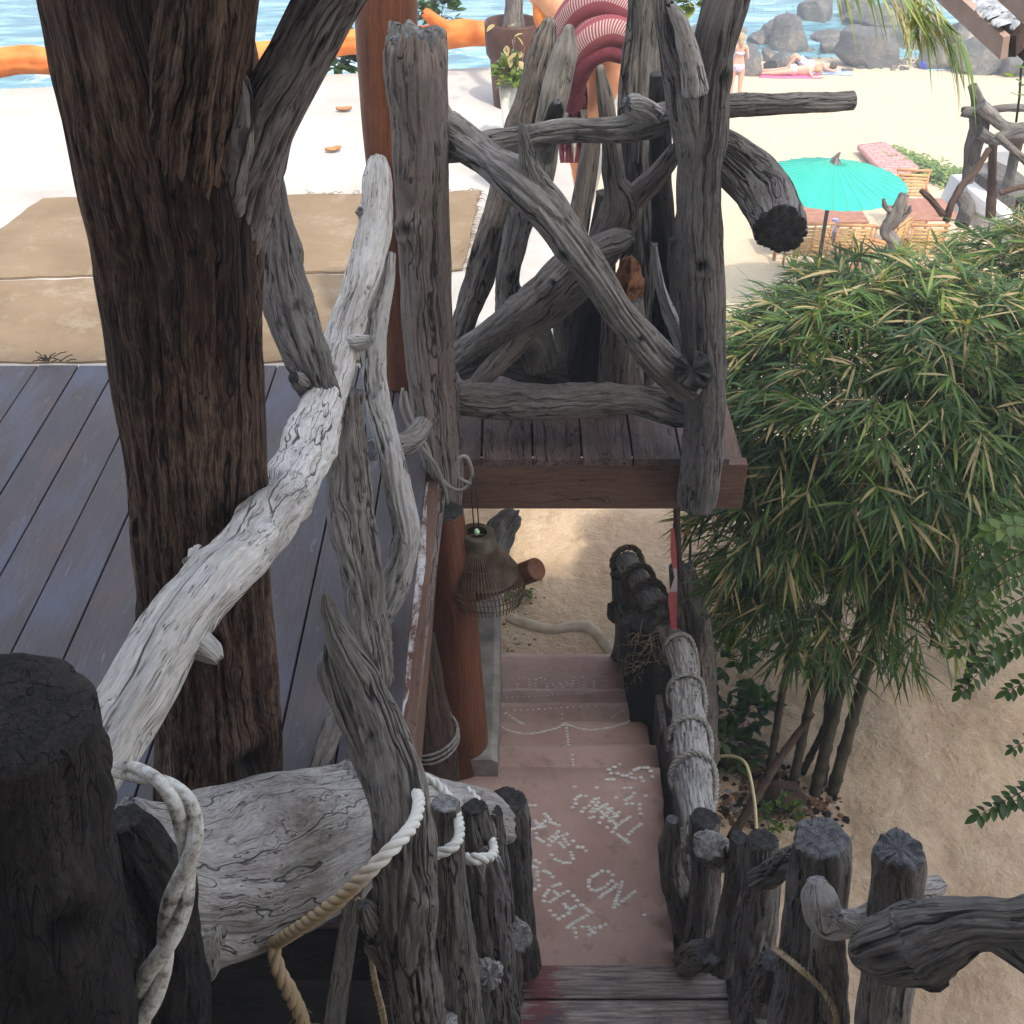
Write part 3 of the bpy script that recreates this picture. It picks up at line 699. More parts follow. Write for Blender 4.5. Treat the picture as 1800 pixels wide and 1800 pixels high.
scatter('sand_specks', 'small shell and coral bits scattered over the sand', [(1500, 1300), (1600, 1400), (1700, 1500), (1650, 1600), (1550, 1350), (1750, 1300), (1500, 1480), (1000, 1000), (1020, 1060), (960, 1040), (1700, 1700)], 260, .006, m_litter[:1] + m_litter[2:], seed=4)

# ================================================================ TREE TRUNK AND DRIFTWOOD
log('tree_trunk', 'huge dark brown stringy tree trunk rising through the deck and forking at the top', 'tree trunk',
    [(392, 1560, 2.38, 215), (384, 1370, 2.4, 214), (374, 1200, 2.4, 222), (357, 1000, 2.4, 232), (344, 800, 2.4, 242), (330, 620, 2.4, 266), (322, 450, 2.4, 296), (305, 300, 2.4, 326), (275, 130, 2.4, 338), (245, 0, 2.4, 330), (215, -160, 2.42, 320), (180, -400, 2.45, 300)], 'trunk',
    limbs=[dict(pts=[(370, 560, 2.5, 150), (420, 340, 2.37, 130), (478, 190, 2.3, 112), (535, 80, 2.28, 108), (595, -30, 2.26, 112), (690, -200, 2.25, 110)], mat='limb', kw=dict(seg=72, gf=4, groove=.16, step=.014)),
           dict(pts=[(300, 520, 2.45, 170), (330, 310, 2.33, 175), (352, 150, 2.26, 170), (372, 0, 2.22, 175), (395, -200, 2.2, 160)], mat='trunk', kw=dict(seg=72, gf=4, groove=.14, step=.014)),
           dict(pts=[(400, 440, 2.38, 60), (422, 270, 2.27, 52), (430, 165, 2.24, 30), (418, 115, 2.24, 8)], mat='limb', kw=dict(seg=28, ends=('cut', 'point')))],
    limbname='limb', seg=128, gf=5, groove=.075, rough=.05, lump=.09, knots=3, step=.016, eyes=[(.40, .22)])
log('curved_handrail', 'long white bleached branch sweeping across the trunk as a handrail', 'driftwood rail',
    [(664, 285, 4.2, 34), (663, 330, 4.05, 52), (657, 400, 3.95, 62), (638, 490, 3.8, 64), (603, 590, 3.6, 62), (576, 680, 3.35, 74), (545, 780, 2.95, 92), (503, 870, 2.52, 104), (435, 960, 2.12, 98), (352, 1050, 1.85, 118), (285, 1140, 1.7, 118), (232, 1230, 1.58, 128), (190, 1300, 1.5, 120), (150, 1370, 1.42, 110)], 'white',
    limbs=[[(606, 600, 3.57, 34), (634, 603, 3.52, 30), (652, 598, 3.5, 18)], [(640, 375, 3.97, 26), (632, 372, 3.95, 16)], [(350, 975, 2.05, 36), (335, 988, 2.0, 22), (326, 985, 1.98, 10)], [(345, 1130, 1.74, 60), (372, 1148, 1.72, 44), (384, 1160, 1.71, 22)], [(598, 575, 3.62, 26), (585, 572, 3.6, 16)]],
    seg=72, gf=3.5, groove=.07, rough=.16, knots=5, step=.012, eyes=[(.33, .22), (.52, .18), (.62, .2)])
log('thin_branch', 'thin wavy pale branch standing on the deck beside the white handrail', 'driftwood branch',
    [(683, 445, 3.95, 26), (672, 520, 3.85, 38), (657, 600, 3.72, 46), (663, 700, 3.6, 45), (688, 800, 3.45, 44), (702, 880, 3.35, 50), (714, 950, 3.28, 50), (692, 1030, 3.2, 52), (672, 1080, 3.16, 44), (664, 1130, 3.14, 12)], 'rail', seg=44, knots=5, groove=.18, rough=.1, step=.012, ends=('cut', 'ragged'))
log('deck_post', 'grey-brown split post with a deep crack standing at the deck edge', 'post',
    [(609, 688, 3.42, 62), (610, 800, 3.35, 76), (616, 900, 3.25, 82), (634, 1000, 3.12, 76), (650, 1100, 3.0, 68), (668, 1180, 2.9, 52), (672, 1222, 2.86, 24)], 'mid', seg=56, gf=1.6, groove=.28, knots=2)
log('pointed_stump', 'dark driftwood snag with a sharp pointed tip rising in front of the big log', 'driftwood snag',
    [(573, 1050, 2.12, 16), (582, 1080, 2.1, 32), (604, 1135, 2.05, 56), (642, 1210, 2.0, 70), (680, 1300, 1.9, 84), (706, 1400, 1.8, 98), (712, 1500, 1.72, 112), (712, 1600, 1.66, 108), (722, 1700, 1.6, 96), (735, 1800, 1.56, 92), (745, 1950, 1.5, 100)], 'mid',
    limbs=[[(577, 1130, 2.1, 16), (590, 1180, 2.07, 44), (622, 1260, 2.0, 64), (668, 1350, 1.92, 78), (690, 1440, 1.84, 70)], [(592, 1230, 2.06, 30), (572, 1190, 2.1, 26), (566, 1170, 2.12, 14)], [(690, 1640, 1.66, 60), (655, 1615, 1.64, 54), (640, 1590, 1.63, 24)], [(690, 1700, 1.62, 50), (662, 1670, 1.62, 40), (645, 1660, 1.62, 20)]],
    seg=72, gf=2.2, groove=.18, rough=.14, knots=4, ends=('point', 'cut'), step=.014)
log('big_log', 'massive pale weathered log lying across behind the balusters', 'driftwood log',
    [(185, 1530, 1.55, 250), (260, 1560, 1.6, 300), (350, 1552, 1.72, 330), (450, 1518, 1.85, 290), (540, 1480, 1.98, 240), (610, 1450, 2.08, 210), (690, 1440, 2.2, 165), (770, 1442, 2.34, 128), (830, 1445, 2.44, 110), (868, 1452, 2.52, 84)], 'pale',
    limbs=[[(330, 1600, 1.6, 160), (335, 1680, 1.57, 110), (325, 1720, 1.55, 70), (322, 1745, 1.54, 36)], [(560, 1420, 2.08, 130), (610, 1375, 2.12, 80), (620, 1352, 2.13, 40)]],
    seg=120, gf=4.5, groove=.05, rough=.10, lump=.14, knots=5, step=.016, ends=('ragged', 'ragged'))
log('mossy_stump', 'very dark rough stump close by in the bottom left corner', 'stump',
    [(15, 1258, 1.12, 292), (20, 1330, 1.13, 300), (30, 1420, 1.13, 310), (45, 1560, 1.12, 325), (62, 1700, 1.12, 340), (85, 1900, 1.12, 350)], 'black', seg=110, groove=.03, rough=.10, lump=.05, knots=3, step=.01, ends=('cut', 'cut'), end=M['black'])
# solid black piece put where the big log's hollow lies in shade
log('shaded_hollow_stub', 'black piece standing for the shaded hollow between the dark stump and the big log', 'driftwood root', [(215, 1440, 1.42, 70), (250, 1500, 1.42, 110), (285, 1560, 1.43, 120), (300, 1640, 1.43, 110), (300, 1760, 1.42, 130), (310, 1900, 1.42, 150)], 'black', seg=56, rough=.25, groove=.1)

# balusters along the left of the wooden stairs
log('baluster', 'short grey post standing farthest down the left of the stairs, round sawn top', 'post', [(894, 1408, 2.58, 66), (897, 1460, 2.58, 68), (905, 1560, 2.57, 66), (914, 1640, 2.56, 64), (920, 1700, 2.55, 62)], 'dark', 'balusters left of the stairs', seg=48, groove=.15, gf=2)
log('baluster', 'narrow grey post squeezed behind the rope loop left of the round-topped post', 'post', [(868, 1425, 2.42, 32), (874, 1500, 2.4, 38), (886, 1600, 2.38, 40), (896, 1700, 2.36, 44), (902, 1790, 2.34, 44)], 'dark', 'balusters left of the stairs', seg=32, groove=.15, gf=2)
log('baluster', 'leaning dark grey split post with the frayed rope loop round it', 'post', [(833, 1420, 2.2, 46), (846, 1490, 2.18, 62), (858, 1600, 2.13, 72), (868, 1700, 2.08, 74), (878, 1800, 2.04, 74), (886, 1900, 2.0, 74)], 'dark', 'balusters left of the stairs', seg=48, groove=.22, gf=2)
log('baluster', 'pale flat-topped grey post with rope hooked over it, in front of the big log', 'post', [(782, 1412, 2.0, 50), (784, 1470, 1.98, 62), (792, 1560, 1.93, 62), (802, 1660, 1.88, 66), (813, 1760, 1.84, 70), (825, 1880, 1.8, 72)], 'mid', 'balusters left of the stairs', seg=48, groove=.12, gf=2.2, knots=2, end=E_PALE)
log('stub_knot', 'round fluted end of a log poking out beside the farthest baluster', 'log end', [(893, 1628, 2.47, 44), (905, 1642, 2.36, 50), (914, 1652, 2.26, 46)], 'pale', 'log ends poking between the balusters', seg=44, groove=.25, gf=5)
log('stub_knot', 'rough pale broken log end low between the leaning balusters', 'log end', [(835, 1720, 2.1, 46), (853, 1712, 2.0, 56), (862, 1716, 1.92, 42)], 'pale', 'log ends poking between the balusters', seg=44, groove=.2, gf=3, rough=.3, ends=('cut', 'ragged'))
log('stub_knot', 'pale log end at the very bottom of the picture beside the balusters', 'log end', [(765, 1800, 1.8, 56), (775, 1810, 1.72, 60), (782, 1818, 1.66, 44)], 'pale', 'log ends poking between the balusters', seg=40, groove=.2, gf=3, rough=.3)
m_batten = M['mid']
strip('batten', 'narrow sawn timber batten standing below the white rope', [(622, 1560, 1.86, 32), (610, 1650, 1.8, 34), (596, 1740, 1.76, 36), (582, 1850, 1.7, 38)], .03, m_batten, cat='timber batten')
log('under_deck_snag', 'small grey forked snag lying on the deck behind the big log', 'driftwood snag', [(610, 1215, 2.75, 24), (590, 1270, 2.62, 44), (568, 1320, 2.52, 40), (545, 1380, 2.42, 34)], 'mid', seg=36, ends=('ragged', 'cut'))

# posts and rails of the far railing
log('ragged_post', 'thick grey-brown post with a jagged broken top at the corner of the deck', 'post',
    [(732, 62, 4.32, 104), (732, 110, 4.32, 112), (738, 250, 4.31, 100), (744, 400, 4.3, 94), (748, 540, 4.29, 90), (758, 640, 4.27, 88), (768, 740, 4.24, 84), (781, 830, 4.2, 70), (790, 890, 4.19, 46)], 'post', seg=80, gf=2.6, groove=.12, rough=.06, lump=.06, knots=2, step=.014, ends=('ragged', 'ragged'))
log('roof_pillar', 'smooth reddish-brown round pillar standing behind the ragged post', 'pillar', [(672, -300, 4.86, 116), (678, 0, 4.86, 112), (684, 200, 4.87, 98), (697, 400, 4.88, 88), (706, 560, 4.89, 84), (712, 668, 4.9, 80)], 'rust', seg=56, groove=.01, rough=.02, lump=.02)
log('right_post', 'tall dark grey post at the right end of the railing with a round knot hole', 'post',
    [(1322, -160, 4.22, 86), (1277, 0, 4.2, 82), (1252, 100, 4.2, 78), (1238, 220, 4.2, 84), (1229, 330, 4.2, 80), (1232, 480, 4.2, 82), (1236, 600, 4.2, 78), (1240, 720, 4.2, 74), (1232, 820, 4.18, 72), (1224, 888, 4.17, 66)], 'dark',
    limbs=[dict(pts=[(1225, 300, 4.2, 60), (1205, 190, 4.18, 66), (1188, 120, 4.16, 52), (1172, 60, 4.15, 36), (1160, -30, 4.15, 34)], mat='grey'), dict(pts=[(1222, 160, 4.12, 50), (1212, 100, 4.1, 40), (1196, 40, 4.1, 28), (1178, 8, 4.1, 16)], mat='pale'),
           dict(pts=[(1222, 660, 4.14, 60), (1219, 652, 4.03, 68), (1217, 650, 3.95, 66)], mat='charred', kw=dict(ends=('cut', 'ragged')))],
    seg=72, gf=2.4, groove=.09, lump=.05, knots=3, step=.016, eyes=[(.52, .38)])
log('diagonal_brace', 'long fluted grey branch running diagonally down to the right post', 'driftwood brace',
    [(762, 205, 4.5, 60), (800, 238, 4.38, 66), (860, 280, 4.22, 58), (910, 318, 4.1, 76), (955, 362, 4.08, 74), (1000, 420, 4.06, 68), (1045, 482, 4.05, 62), (1090, 548, 4.04, 58), (1140, 612, 4.05, 62), (1180, 652, 4.07, 64), (1212, 684, 4.1, 54)], 'grey',
    limbs=[[(950, 330, 4.08, 44), (930, 285, 4.06, 30), (922, 250, 4.05, 22), (916, 218, 4.05, 12)]], seg=64, gf=2.6, groove=.2, rough=.08, knots=2, step=.014, eyes=[(.78, .3)])
log('top_rail', 'horizontal cracked grey rail crossing behind the posts and sticking out over the beach', 'driftwood rail',
    [(770, 262, 4.4, 54), (850, 256, 4.38, 46), (930, 240, 4.36, 42), (1000, 230, 4.35, 40), (1080, 230, 4.34, 44), (1140, 216, 4.34, 56), (1200, 200, 4.34, 50), (1270, 188, 4.34, 40), (1380, 183, 4.36, 36), (1450, 180, 4.37, 35), (1500, 177, 4.38, 34)], 'grey',
    limbs=[dict(pts=[(1150, 205, 4.32, 46), (1118, 188, 4.28, 44), (1102, 185, 4.26, 30)], mat='pale')], seg=60, gf=2, groove=.18, ends=('cut', 'cut'), step=.014)
log('bottom_rail', 'horizontal grey log lying along the front edge of the deck', 'driftwood rail',
    [(806, 700, 4.36, 62), (860, 705, 4.36, 64), (950, 708, 4.36, 64), (1030, 704, 4.35, 58), (1110, 702, 4.34, 52), (1160, 712, 4.3, 56), (1190, 728, 4.27, 46), (1212, 738, 4.25, 34)], 'mid', seg=64, gf=2, groove=.16, knots=2)
log('hooked_log', 'thick curved grey log with a dark sawn end hanging over the beach', 'driftwood log',
    [(1245, 245, 4.4, 60), (1285, 280, 4.36, 84), (1325, 318, 4.3, 92), (1352, 352, 4.22, 96), (1368, 385, 4.12, 94), (1372, 402, 4.06, 90)], 'grey', seg=80, gf=4, groove=.14, rough=.14, lump=.14, end=E_DARK, step=.012)
log('back_trunk', 'broad dark upright trunk behind the railing, left of the right post', 'driftwood trunk', [(1142, -60, 4.95, 84), (1132, 60, 4.95, 72), (1125, 150, 4.95, 74), (1122, 300, 4.93, 72), (1124, 450, 4.92, 76), (1122, 560, 4.9, 80), (1115, 660, 4.9, 80)], 'dark', seg=72, gf=3.4, groove=.22, step=.018)
log('dark_stake', 'blackened stake between the back trunk and the right post', 'driftwood post', [(1158, 130, 4.7, 34), (1160, 200, 4.7, 42), (1162, 330, 4.7, 40), (1170, 450, 4.7, 44), (1180, 560, 4.7, 60), (1190, 660, 4.7, 60)], 'black', seg=40)
log('leaning_post', 'broad leaning post with a pointed dark top beside the potted plant', 'driftwood post', [(965, 42, 4.75, 26), (955, 80, 4.75, 42), (940, 150, 4.75, 56), (918, 230, 4.75, 60), (892, 330, 4.74, 58), (864, 420, 4.73, 56), (838, 500, 4.72, 50), (812, 580, 4.7, 42), (800, 640, 4.7, 36)], 'mid', 'leaning posts of the driftwood screen', seg=56, gf=2.4, groove=.14, ends=('point', 'cut'))
log('leaning_post', 'silvery leaning post with a slit-shaped hole, right of the pointed one', 'driftwood post', [(1000, 52, 4.62, 20), (992, 100, 4.62, 44), (975, 170, 4.62, 50), (962, 240, 4.62, 46), (948, 310, 4.62, 50), (920, 370, 4.62, 50), (902, 440, 4.62, 46), (893, 500, 4.63, 44), (905, 548, 4.64, 72), (935, 590, 4.66, 70), (950, 640, 4.68, 60)], 'grey',
    'leaning posts of the driftwood screen', limbs=[dict(pts=[(968, 240, 4.56, 40), (975, 200, 4.52, 30), (980, 178, 4.5, 14)], mat='black')], seg=56, gf=2.4, groove=.12, knots=3, ends=('point', 'cut'))
log('antler_branch', 'smooth brown-grey antler-like forked branch in front of the back trunk', 'driftwood branch', [(1056, 122, 4.5, 18), (1064, 180, 4.5, 30), (1074, 250, 4.5, 32), (1080, 310, 4.5, 40), (1092, 362, 4.5, 78), (1068, 420, 4.51, 66), (1030, 480, 4.52, 66), (975, 535, 4.52, 62), (930, 575, 4.5, 48), (900, 610, 4.48, 40), (872, 640, 4.46, 38), (838, 676, 4.42, 30)], 'mid',
    limbs=[[(1100, 365, 4.5, 64), (1135, 330, 4.48, 46), (1165, 295, 4.46, 36), (1190, 262, 4.44, 28)], [(920, 585, 4.5, 40), (950, 610, 4.5, 26), (945, 640, 4.5, 18)]], seg=52, groove=.03, gf=1.5, rough=.06, ends=('point', 'cut'))
log('crossing_branch', 'grey branch with a splayed broken end crossing under the diagonal brace', 'driftwood branch', [(1112, 416, 4.35, 20), (1088, 424, 4.36, 46), (1050, 440, 4.38, 46), (1000, 470, 4.4, 60), (945, 525, 4.45, 66), (890, 570, 4.5, 56), (840, 605, 4.55, 52), (800, 632, 4.6, 46)], 'grey', seg=56, groove=.1, ends=('ragged', 'cut'), knots=2)
log('low_dark_log', 'dark log lying low across the screen at the terrace edge', 'driftwood log', [(805, 632, 4.75, 40), (850, 605, 4.75, 60), (910, 560, 4.78, 60), (970, 500, 4.8, 64), (1010, 450, 4.82, 50)], 'dark', seg=48)
log('slab_post', 'flat bluish-grey slab of wood leaning behind the antler branch', 'driftwood post', [(1042, 240, 5.0, 52), (1028, 330, 5.0, 62), (1012, 420, 4.98, 66), (1000, 520, 4.95, 80), (1000, 640, 4.92, 90)], 'mid', seg=48, flat=.6, gf=2, groove=.05)
log('dark_slab', 'tall blackened board behind the crossing branches', 'driftwood board', [(1062, 340, 4.88, 46), (1058, 450, 4.86, 84), (1045, 560, 4.84, 120), (1030, 668, 4.84, 130)], 'black', seg=40, flat=.6)
log('rotten_stump', 'grey stump with a crumbling orange rotten top behind the brace', 'stump', [(1098, 520, 4.62, 68), (1096, 560, 4.62, 78), (1094, 620, 4.62, 82), (1092, 680, 4.62, 84)], 'post', seg=56, groove=.06)
m_rot = simple('rotten_orange_wood', (.12, .045, .02), (.36, .17, .08), 30, .95, 1, 60, bdist=.02)
mb = MB(); tube(mb, conv([(1096, 526, 4.61, 60), (1100, 495, 4.6, 50), (1106, 470, 4.6, 34), (1108, 455, 4.6, 18)]), seg=40, rough=.5, lump=.4, ends=('cut', 'ragged'), seed=4)
o = mb.build('crumbling_top', [m_rot, m_rot]); tag(o, 'crumbling orange lump of rotten wood on top of the grey stump', 'rotten wood')
log('split_board', 'pale cracked board leaning against the right post above its burnt stub', 'driftwood board', [(1150, 430, 4.42, 22), (1160, 500, 4.4, 34), (1180, 560, 4.37, 50), (1200, 605, 4.34, 58), (1215, 660, 4.32, 50)], 'rail', seg=48, gf=3, groove=.2, flat=.5, ends=('ragged', 'cut'))
log('side_branch', 'thin dark branch bending behind the right post', 'driftwood branch', [(1185, 420, 4.6, 20), (1192, 480, 4.6, 34), (1200, 560, 4.6, 40), (1215, 640, 4.6, 40)], 'dark', seg=32)
log('grey_slab', 'pale grey slab lying at the foot of the screen', 'driftwood slab', [(810, 655, 4.85, 30), (870, 630, 4.85, 60), (930, 640, 4.85, 70), (1000, 650, 4.85, 66), (1050, 662, 4.85, 50)], 'dark', seg=40, rough=.1)
log('leaning_branch', 'dark crooked branch on the deck between the big trunk and the handrail', 'driftwood branch', [(470, 262, 3.55, 20), (484, 350, 3.5, 44), (495, 450, 3.45, 68), (510, 540, 3.4, 92), (538, 620, 3.33, 84), (562, 680, 3.27, 60), (580, 740, 3.22, 50)], 'dark',
    limbs=[dict(pts=[(545, 690, 3.3, 40), (528, 672, 3.24, 34), (516, 664, 3.2, 22)], mat='grey')], seg=56, gf=2.6, groove=.2, ends=('point', 'cut'))
log('short_strut', 'pale cracked root strut between the thin branch and the ragged post', 'driftwood root', [(648, 792, 3.75, 40), (690, 785, 3.85, 44), (725, 772, 3.95, 40), (745, 745, 4.05, 36)], 'grey', seg=44, groove=.2)

# under the deck
log('deck_pillar', 'rust-red round pillar under the deck beside the pink steps', 'pillar', [(780, 900, 4.0, 70), (790, 1000, 3.97, 80), (797, 1100, 3.94, 88), (803, 1200, 3.9, 92), (808, 1300, 3.87, 98), (812, 1400, 3.84, 104)], 'rust', seg=48, groove=.01, rough=.02, lump=.02)
log('hanging_trunk', 'dark round-bottomed pillar bound with rope under the deck edge', 'pillar', [(735, 1120, 3.45, 60), (742, 1200, 3.42, 76), (747, 1260, 3.4, 92), (752, 1310, 3.38, 104), (755, 1400, 3.36, 110)], 'brown', seg=48, groove=.01, rough=.02, lump=.02)
m_rope = simple('grey_rope', (.16, .145, .12), (.32, .30, .26), 60, .95, .5, 300, spec=.1)
m_ropew = simple('white_rope', (.50, .49, .43), (.70, .69, .63), 40, .9, .5, 300, spec=.1)
m_ropet = simple('tan_rope', (.30, .22, .12), (.50, .40, .26), 40, .95, .5, 300, spec=.1)
mb = MB()
pp = conv([(742, 1200, 3.42, 76), (747, 1260, 3.4, 92), (750, 1300, 3.385, 100), (752, 1330, 3.38, 106)])
coil(mb, [(p, r * 1.02) for p, r in pp], 3, .006, .62, .78, seed=1, hitch=0)
tag(mb.build('binding_rope', m_rope), 'thin rope wound round the dark pillar under the deck', 'rope')
mb = MB(); c, t = P(872, 1026, 4.12); c2, _ = P(944, 1000, 4.0)
plain_tube(mb, [c + (c2 - c) * k / 6 for k in range(-6, 7)], .5 * 40 * t / F, 28)
o = mb.build('round_pole', M['rust'], bevel=.006); tag(o, 'short red-brown round pole end sticking out behind the bamboo lantern', 'pole')
log('broken_log', 'dark broken log end seen between the lantern and the sand', 'driftwood log', [(868, 975, 5.9, 50), (880, 940, 6.1, 54), (896, 915, 6.2, 44), (905, 905, 6.25, 30)], 'dark', seg=44, rough=.25, ends=('cut', 'ragged'))

# ---- rope-wound handrail right of the steps
rail_pts = [(1234, 1480, 2.74, 60), (1226, 1420, 2.92, 60), (1217, 1350, 3.25, 66), (1212, 1290, 3.6, 60), (1207, 1230, 3.95, 54), (1202, 1175, 4.25, 46), (1190, 1130, 4.5, 42)]
log('handrail_log', 'grey deeply cracked log forming the near half of the rope-wound handrail', 'handrail', rail_pts, 'rail', seg=72, gf=2.8, groove=.22, rough=.06, knots=5, step=.014)
far_pts = [(1190, 1140, 4.45, 46), (1170, 1100, 4.8, 44), (1147, 1060, 5.05, 44), (1122, 1020, 5.35, 40), (1100, 985, 5.6, 40)]
log('handrail_log', 'darker far half of the handrail bound with thick brown coir rope', 'handrail', far_pts, 'grey', seg=52, gf=2.8, groove=.12)
m_coir = simple('brown_coir', (.09, .068, .046), (.20, .155, .105), 60, .98, 1, 200, spec=.05, bdist=.008)
mb = MB(); coil(mb, conv(rail_pts), 4, .0115, .02, .97, seed=3)
tag(mb.build('handrail_rope', m_rope), 'grey twisted rope wound round the near handrail log', 'rope')
mb = MB(); coil(mb, conv(far_pts), 5, .019, .05, .98, seed=4)
tag(mb.build('handrail_rope', m_coir), 'thick brown coir rope wound round the far handrail', 'rope')
log('rail_stump', 'ragged weathered stump beside the handrail tied with red plastic tape', 'stump', [(1200, 998, 4.75, 46), (1205, 1040, 4.72, 52), (1212, 1090, 4.68, 62), (1222, 1150, 4.62, 72), (1228, 1240, 4.55, 72), (1230, 1330, 4.5, 70)], 'mid',
    limbs=[[(1232, 1160, 4.58, 34), (1236, 1110, 4.56, 30), (1238, 1085, 4.55, 18)]], seg=52, groove=.25, ends=('ragged', 'cut'))
log('rail_post', 'dark rope-bound post holding up the far end of the handrail', 'post', [(1098, 1005, 5.62, 52), (1108, 1070, 5.6, 60), (1112, 1130, 5.58, 56), (1105, 1190, 5.55, 74), (1102, 1215, 5.5, 90)], 'dark', limbs=[[(1100, 1080, 5.5, 34), (1082, 1085, 5.45, 26), (1078, 1062, 5.45, 20)]], seg=44, rough=.25)
log('rail_post', 'thick dark post under the middle of the handrail wrapped in brown fibre', 'post', [(1150, 1100, 4.75, 80), (1152, 1170, 4.7, 96), (1152, 1260, 4.6, 90), (1160, 1360, 4.5, 80)], 'black', seg=48, rough=.25)
mb = MB(); rs = random.Random(6)
for k in range(90):                 # loose coir fibres
    p, t = P(rs.uniform(1120, 1180), rs.uniform(1110, 1210), 4.6); d = Vector((rs.uniform(-1, .5), rs.uniform(-.3, .2), rs.uniform(-1, .6))).normalized() * rs.uniform(.06, .16)
    sd_ = Vector((rs.uniform(-1, 1), 0, rs.uniform(-1, 1))) * .03
    plain_tube(mb, [p, p + d * .4 + sd_, p + d * .8 + sd_, p + d + Vector((0, 0, -.03))], .0016, 4)
tag(mb.build('coir_fibres', m_ropet), 'loose tan coir fibres hanging from the handrail post', 'fibres', kind='stuff')
log('stair_prop', 'pale curved branch propped inside the handrail beside the wooden stairs', 'driftwood branch', [(1182, 1440, 2.85, 24), (1178, 1510, 2.82, 40), (1192, 1580, 2.8, 50), (1206, 1640, 2.78, 34)], 'mid', seg=44, groove=.15)
# red and white barrier tape
m_tape, nt_, b_ = new_mat('barrier_tape'); q = NB(nt_); g = q.n('ShaderNodeAttribute', attribute_name='grain').outputs['Vector']
st = q.math('FRACT', q.math('MULTIPLY', q.n('ShaderNodeSeparateXYZ', i_0=g).outputs[2], 2.6))
link(m_tape, q.ramp(st, [(.0, (.55, .12, .12)), (.60, (.55, .10, .11)), (.64, (.62, .52, .54)), (1, (.6, .5, .52))]), b_, 'Base Color'); b_.inputs['Roughness'].default_value = .4
m_tape.node_tree.nodes['Principled BSDF'].inputs['Transmission Weight'].default_value = .15
strip('barrier_tape', 'red and white plastic tape fluttering from the bamboo stake to the stump', [(1182, 930, 4.62, 6), (1184, 975, 4.62, 11), (1188, 1015, 4.6, 5), (1182, 1050, 4.6, 16), (1184, 1100, 4.58, 10), (1190, 1140, 4.56, 14), (1196, 1160, 4.56, 5)], .0015, m_tape, cat='plastic tape')
log('bamboo_stake', 'thin dark stake carrying the plastic tape under the right post', 'stake', [(1190, 885, 4.66, 12), (1190, 940, 4.66, 13), (1195, 1010, 4.66, 12)], 'brown', seg=16)

# ---- fence posts at the lower right
G_ = 'posts right of the wooden stairs'
log('fence_post', 'small round-topped post with a hollow, first beside the handrail', 'post', [(1239, 1440, 2.66, 52), (1240, 1520, 2.66, 52), (1234, 1620, 2.66, 56), (1226, 1720, 2.64, 58)], 'dark', G_, seg=48, knots=1)
log('log_end', 'pale cracked log end facing the stairs between the two first posts', 'log end', [(1262, 1505, 2.72, 60), (1252, 1492, 2.58, 62), (1247, 1486, 2.5, 56)], 'grey', 'pale log ends between the fence posts', seg=44, rough=.2, end=E_PALE)
log('fence_post', 'thin grey post with a small sawn top leaning left', 'post', [(1298, 1472, 2.5, 34), (1294, 1540, 2.5, 40), (1282, 1620, 2.49, 46), (1268, 1700, 2.46, 50)], 'dark', G_, seg=36)
log('fence_post', 'mid-sized post with a split cracked top, left of the big one', 'post', [(1340, 1478, 2.38, 56), (1338, 1560, 2.37, 66), (1328, 1660, 2.35, 72), (1318, 1800, 2.28, 80), (1310, 1900, 2.22, 80)], 'dark', G_, seg=48, groove=.2)
log('fence_post', 'thickest post with a wide dark sawn top showing rings', 'post', [(1442, 1474, 2.02, 98), (1442, 1520, 2.02, 106), (1434, 1600, 2.0, 110), (1424, 1700, 1.97, 118), (1412, 1800, 1.93, 122), (1400, 1900, 1.9, 124)], 'dark', G_, seg=72, groove=.1, lump=.04, gf=3, end=E_GREY)
log('forked_rail', 'short pale driftwood fork hooked round the thickest post', 'driftwood fork', [(1436, 1548, 1.86, 34), (1440, 1580, 1.84, 62), (1455, 1618, 1.82, 66), (1500, 1620, 1.8, 48), (1550, 1598, 1.84, 46), (1600, 1572, 1.92, 44), (1648, 1556, 1.98, 36)], 'pale', limbs=[[(1500, 1624, 1.79, 40), (1470, 1610, 1.76, 26)]], seg=56, groove=.1, gf=2)
log('lower_fork', 'pale gnarled rail low between the posts near the bottom', 'driftwood rail', [(1440, 1720, 1.84, 40), (1455, 1640, 1.84, 50), (1462, 1700, 1.84, 56), (1466, 1760, 1.82, 50), (1468, 1850, 1.8, 46)], 'mid', seg=40)
log('fence_post', 'post with a rough eroded top standing right of the thickest one', 'post', [(1582, 1496, 1.82, 84), (1580, 1530, 1.82, 94), (1570, 1600, 1.8, 92), (1560, 1700, 1.76, 90), (1552, 1800, 1.72, 92), (1548, 1900, 1.7, 92)], 'mid', G_, seg=64, groove=.08, ends=('ragged', 'cut'), gf=2, ragged=.3)
log('gnarled_rail', 'large dark gnarled branch with a knot hole reaching in from the right edge', 'driftwood rail', [(1950, 1640, 1.4, 120), (1850, 1622, 1.42, 100), (1780, 1625, 1.44, 84), (1720, 1622, 1.46, 88), (1660, 1636, 1.48, 120), (1612, 1654, 1.5, 140), (1565, 1668, 1.5, 122), (1528, 1674, 1.52, 80)], 'dark',
    limbs=[dict(pts=[(1730, 1625, 1.45, 60), (1775, 1660, 1.42, 56), (1815, 1690, 1.4, 56), (1870, 1730, 1.38, 60)], mat='dark'), dict(pts=[(1610, 1690, 1.49, 80), (1640, 1712, 1.48, 60), (1662, 1716, 1.48, 30)], mat='black')],
    seg=80, gf=3.4, groove=.12, rough=.12, knots=2, step=.01, ends=('cut', 'point'), eyes=[(.80, .42)])
log('log_end', 'pale split log end low between the mid-sized and the thickest post', 'log end', [(1335, 1760, 2.2, 60), (1348, 1720, 2.1, 62), (1358, 1690, 2.04, 44)], 'grey', 'pale log ends between the fence posts', seg=44, rough=.2, groove=.15)
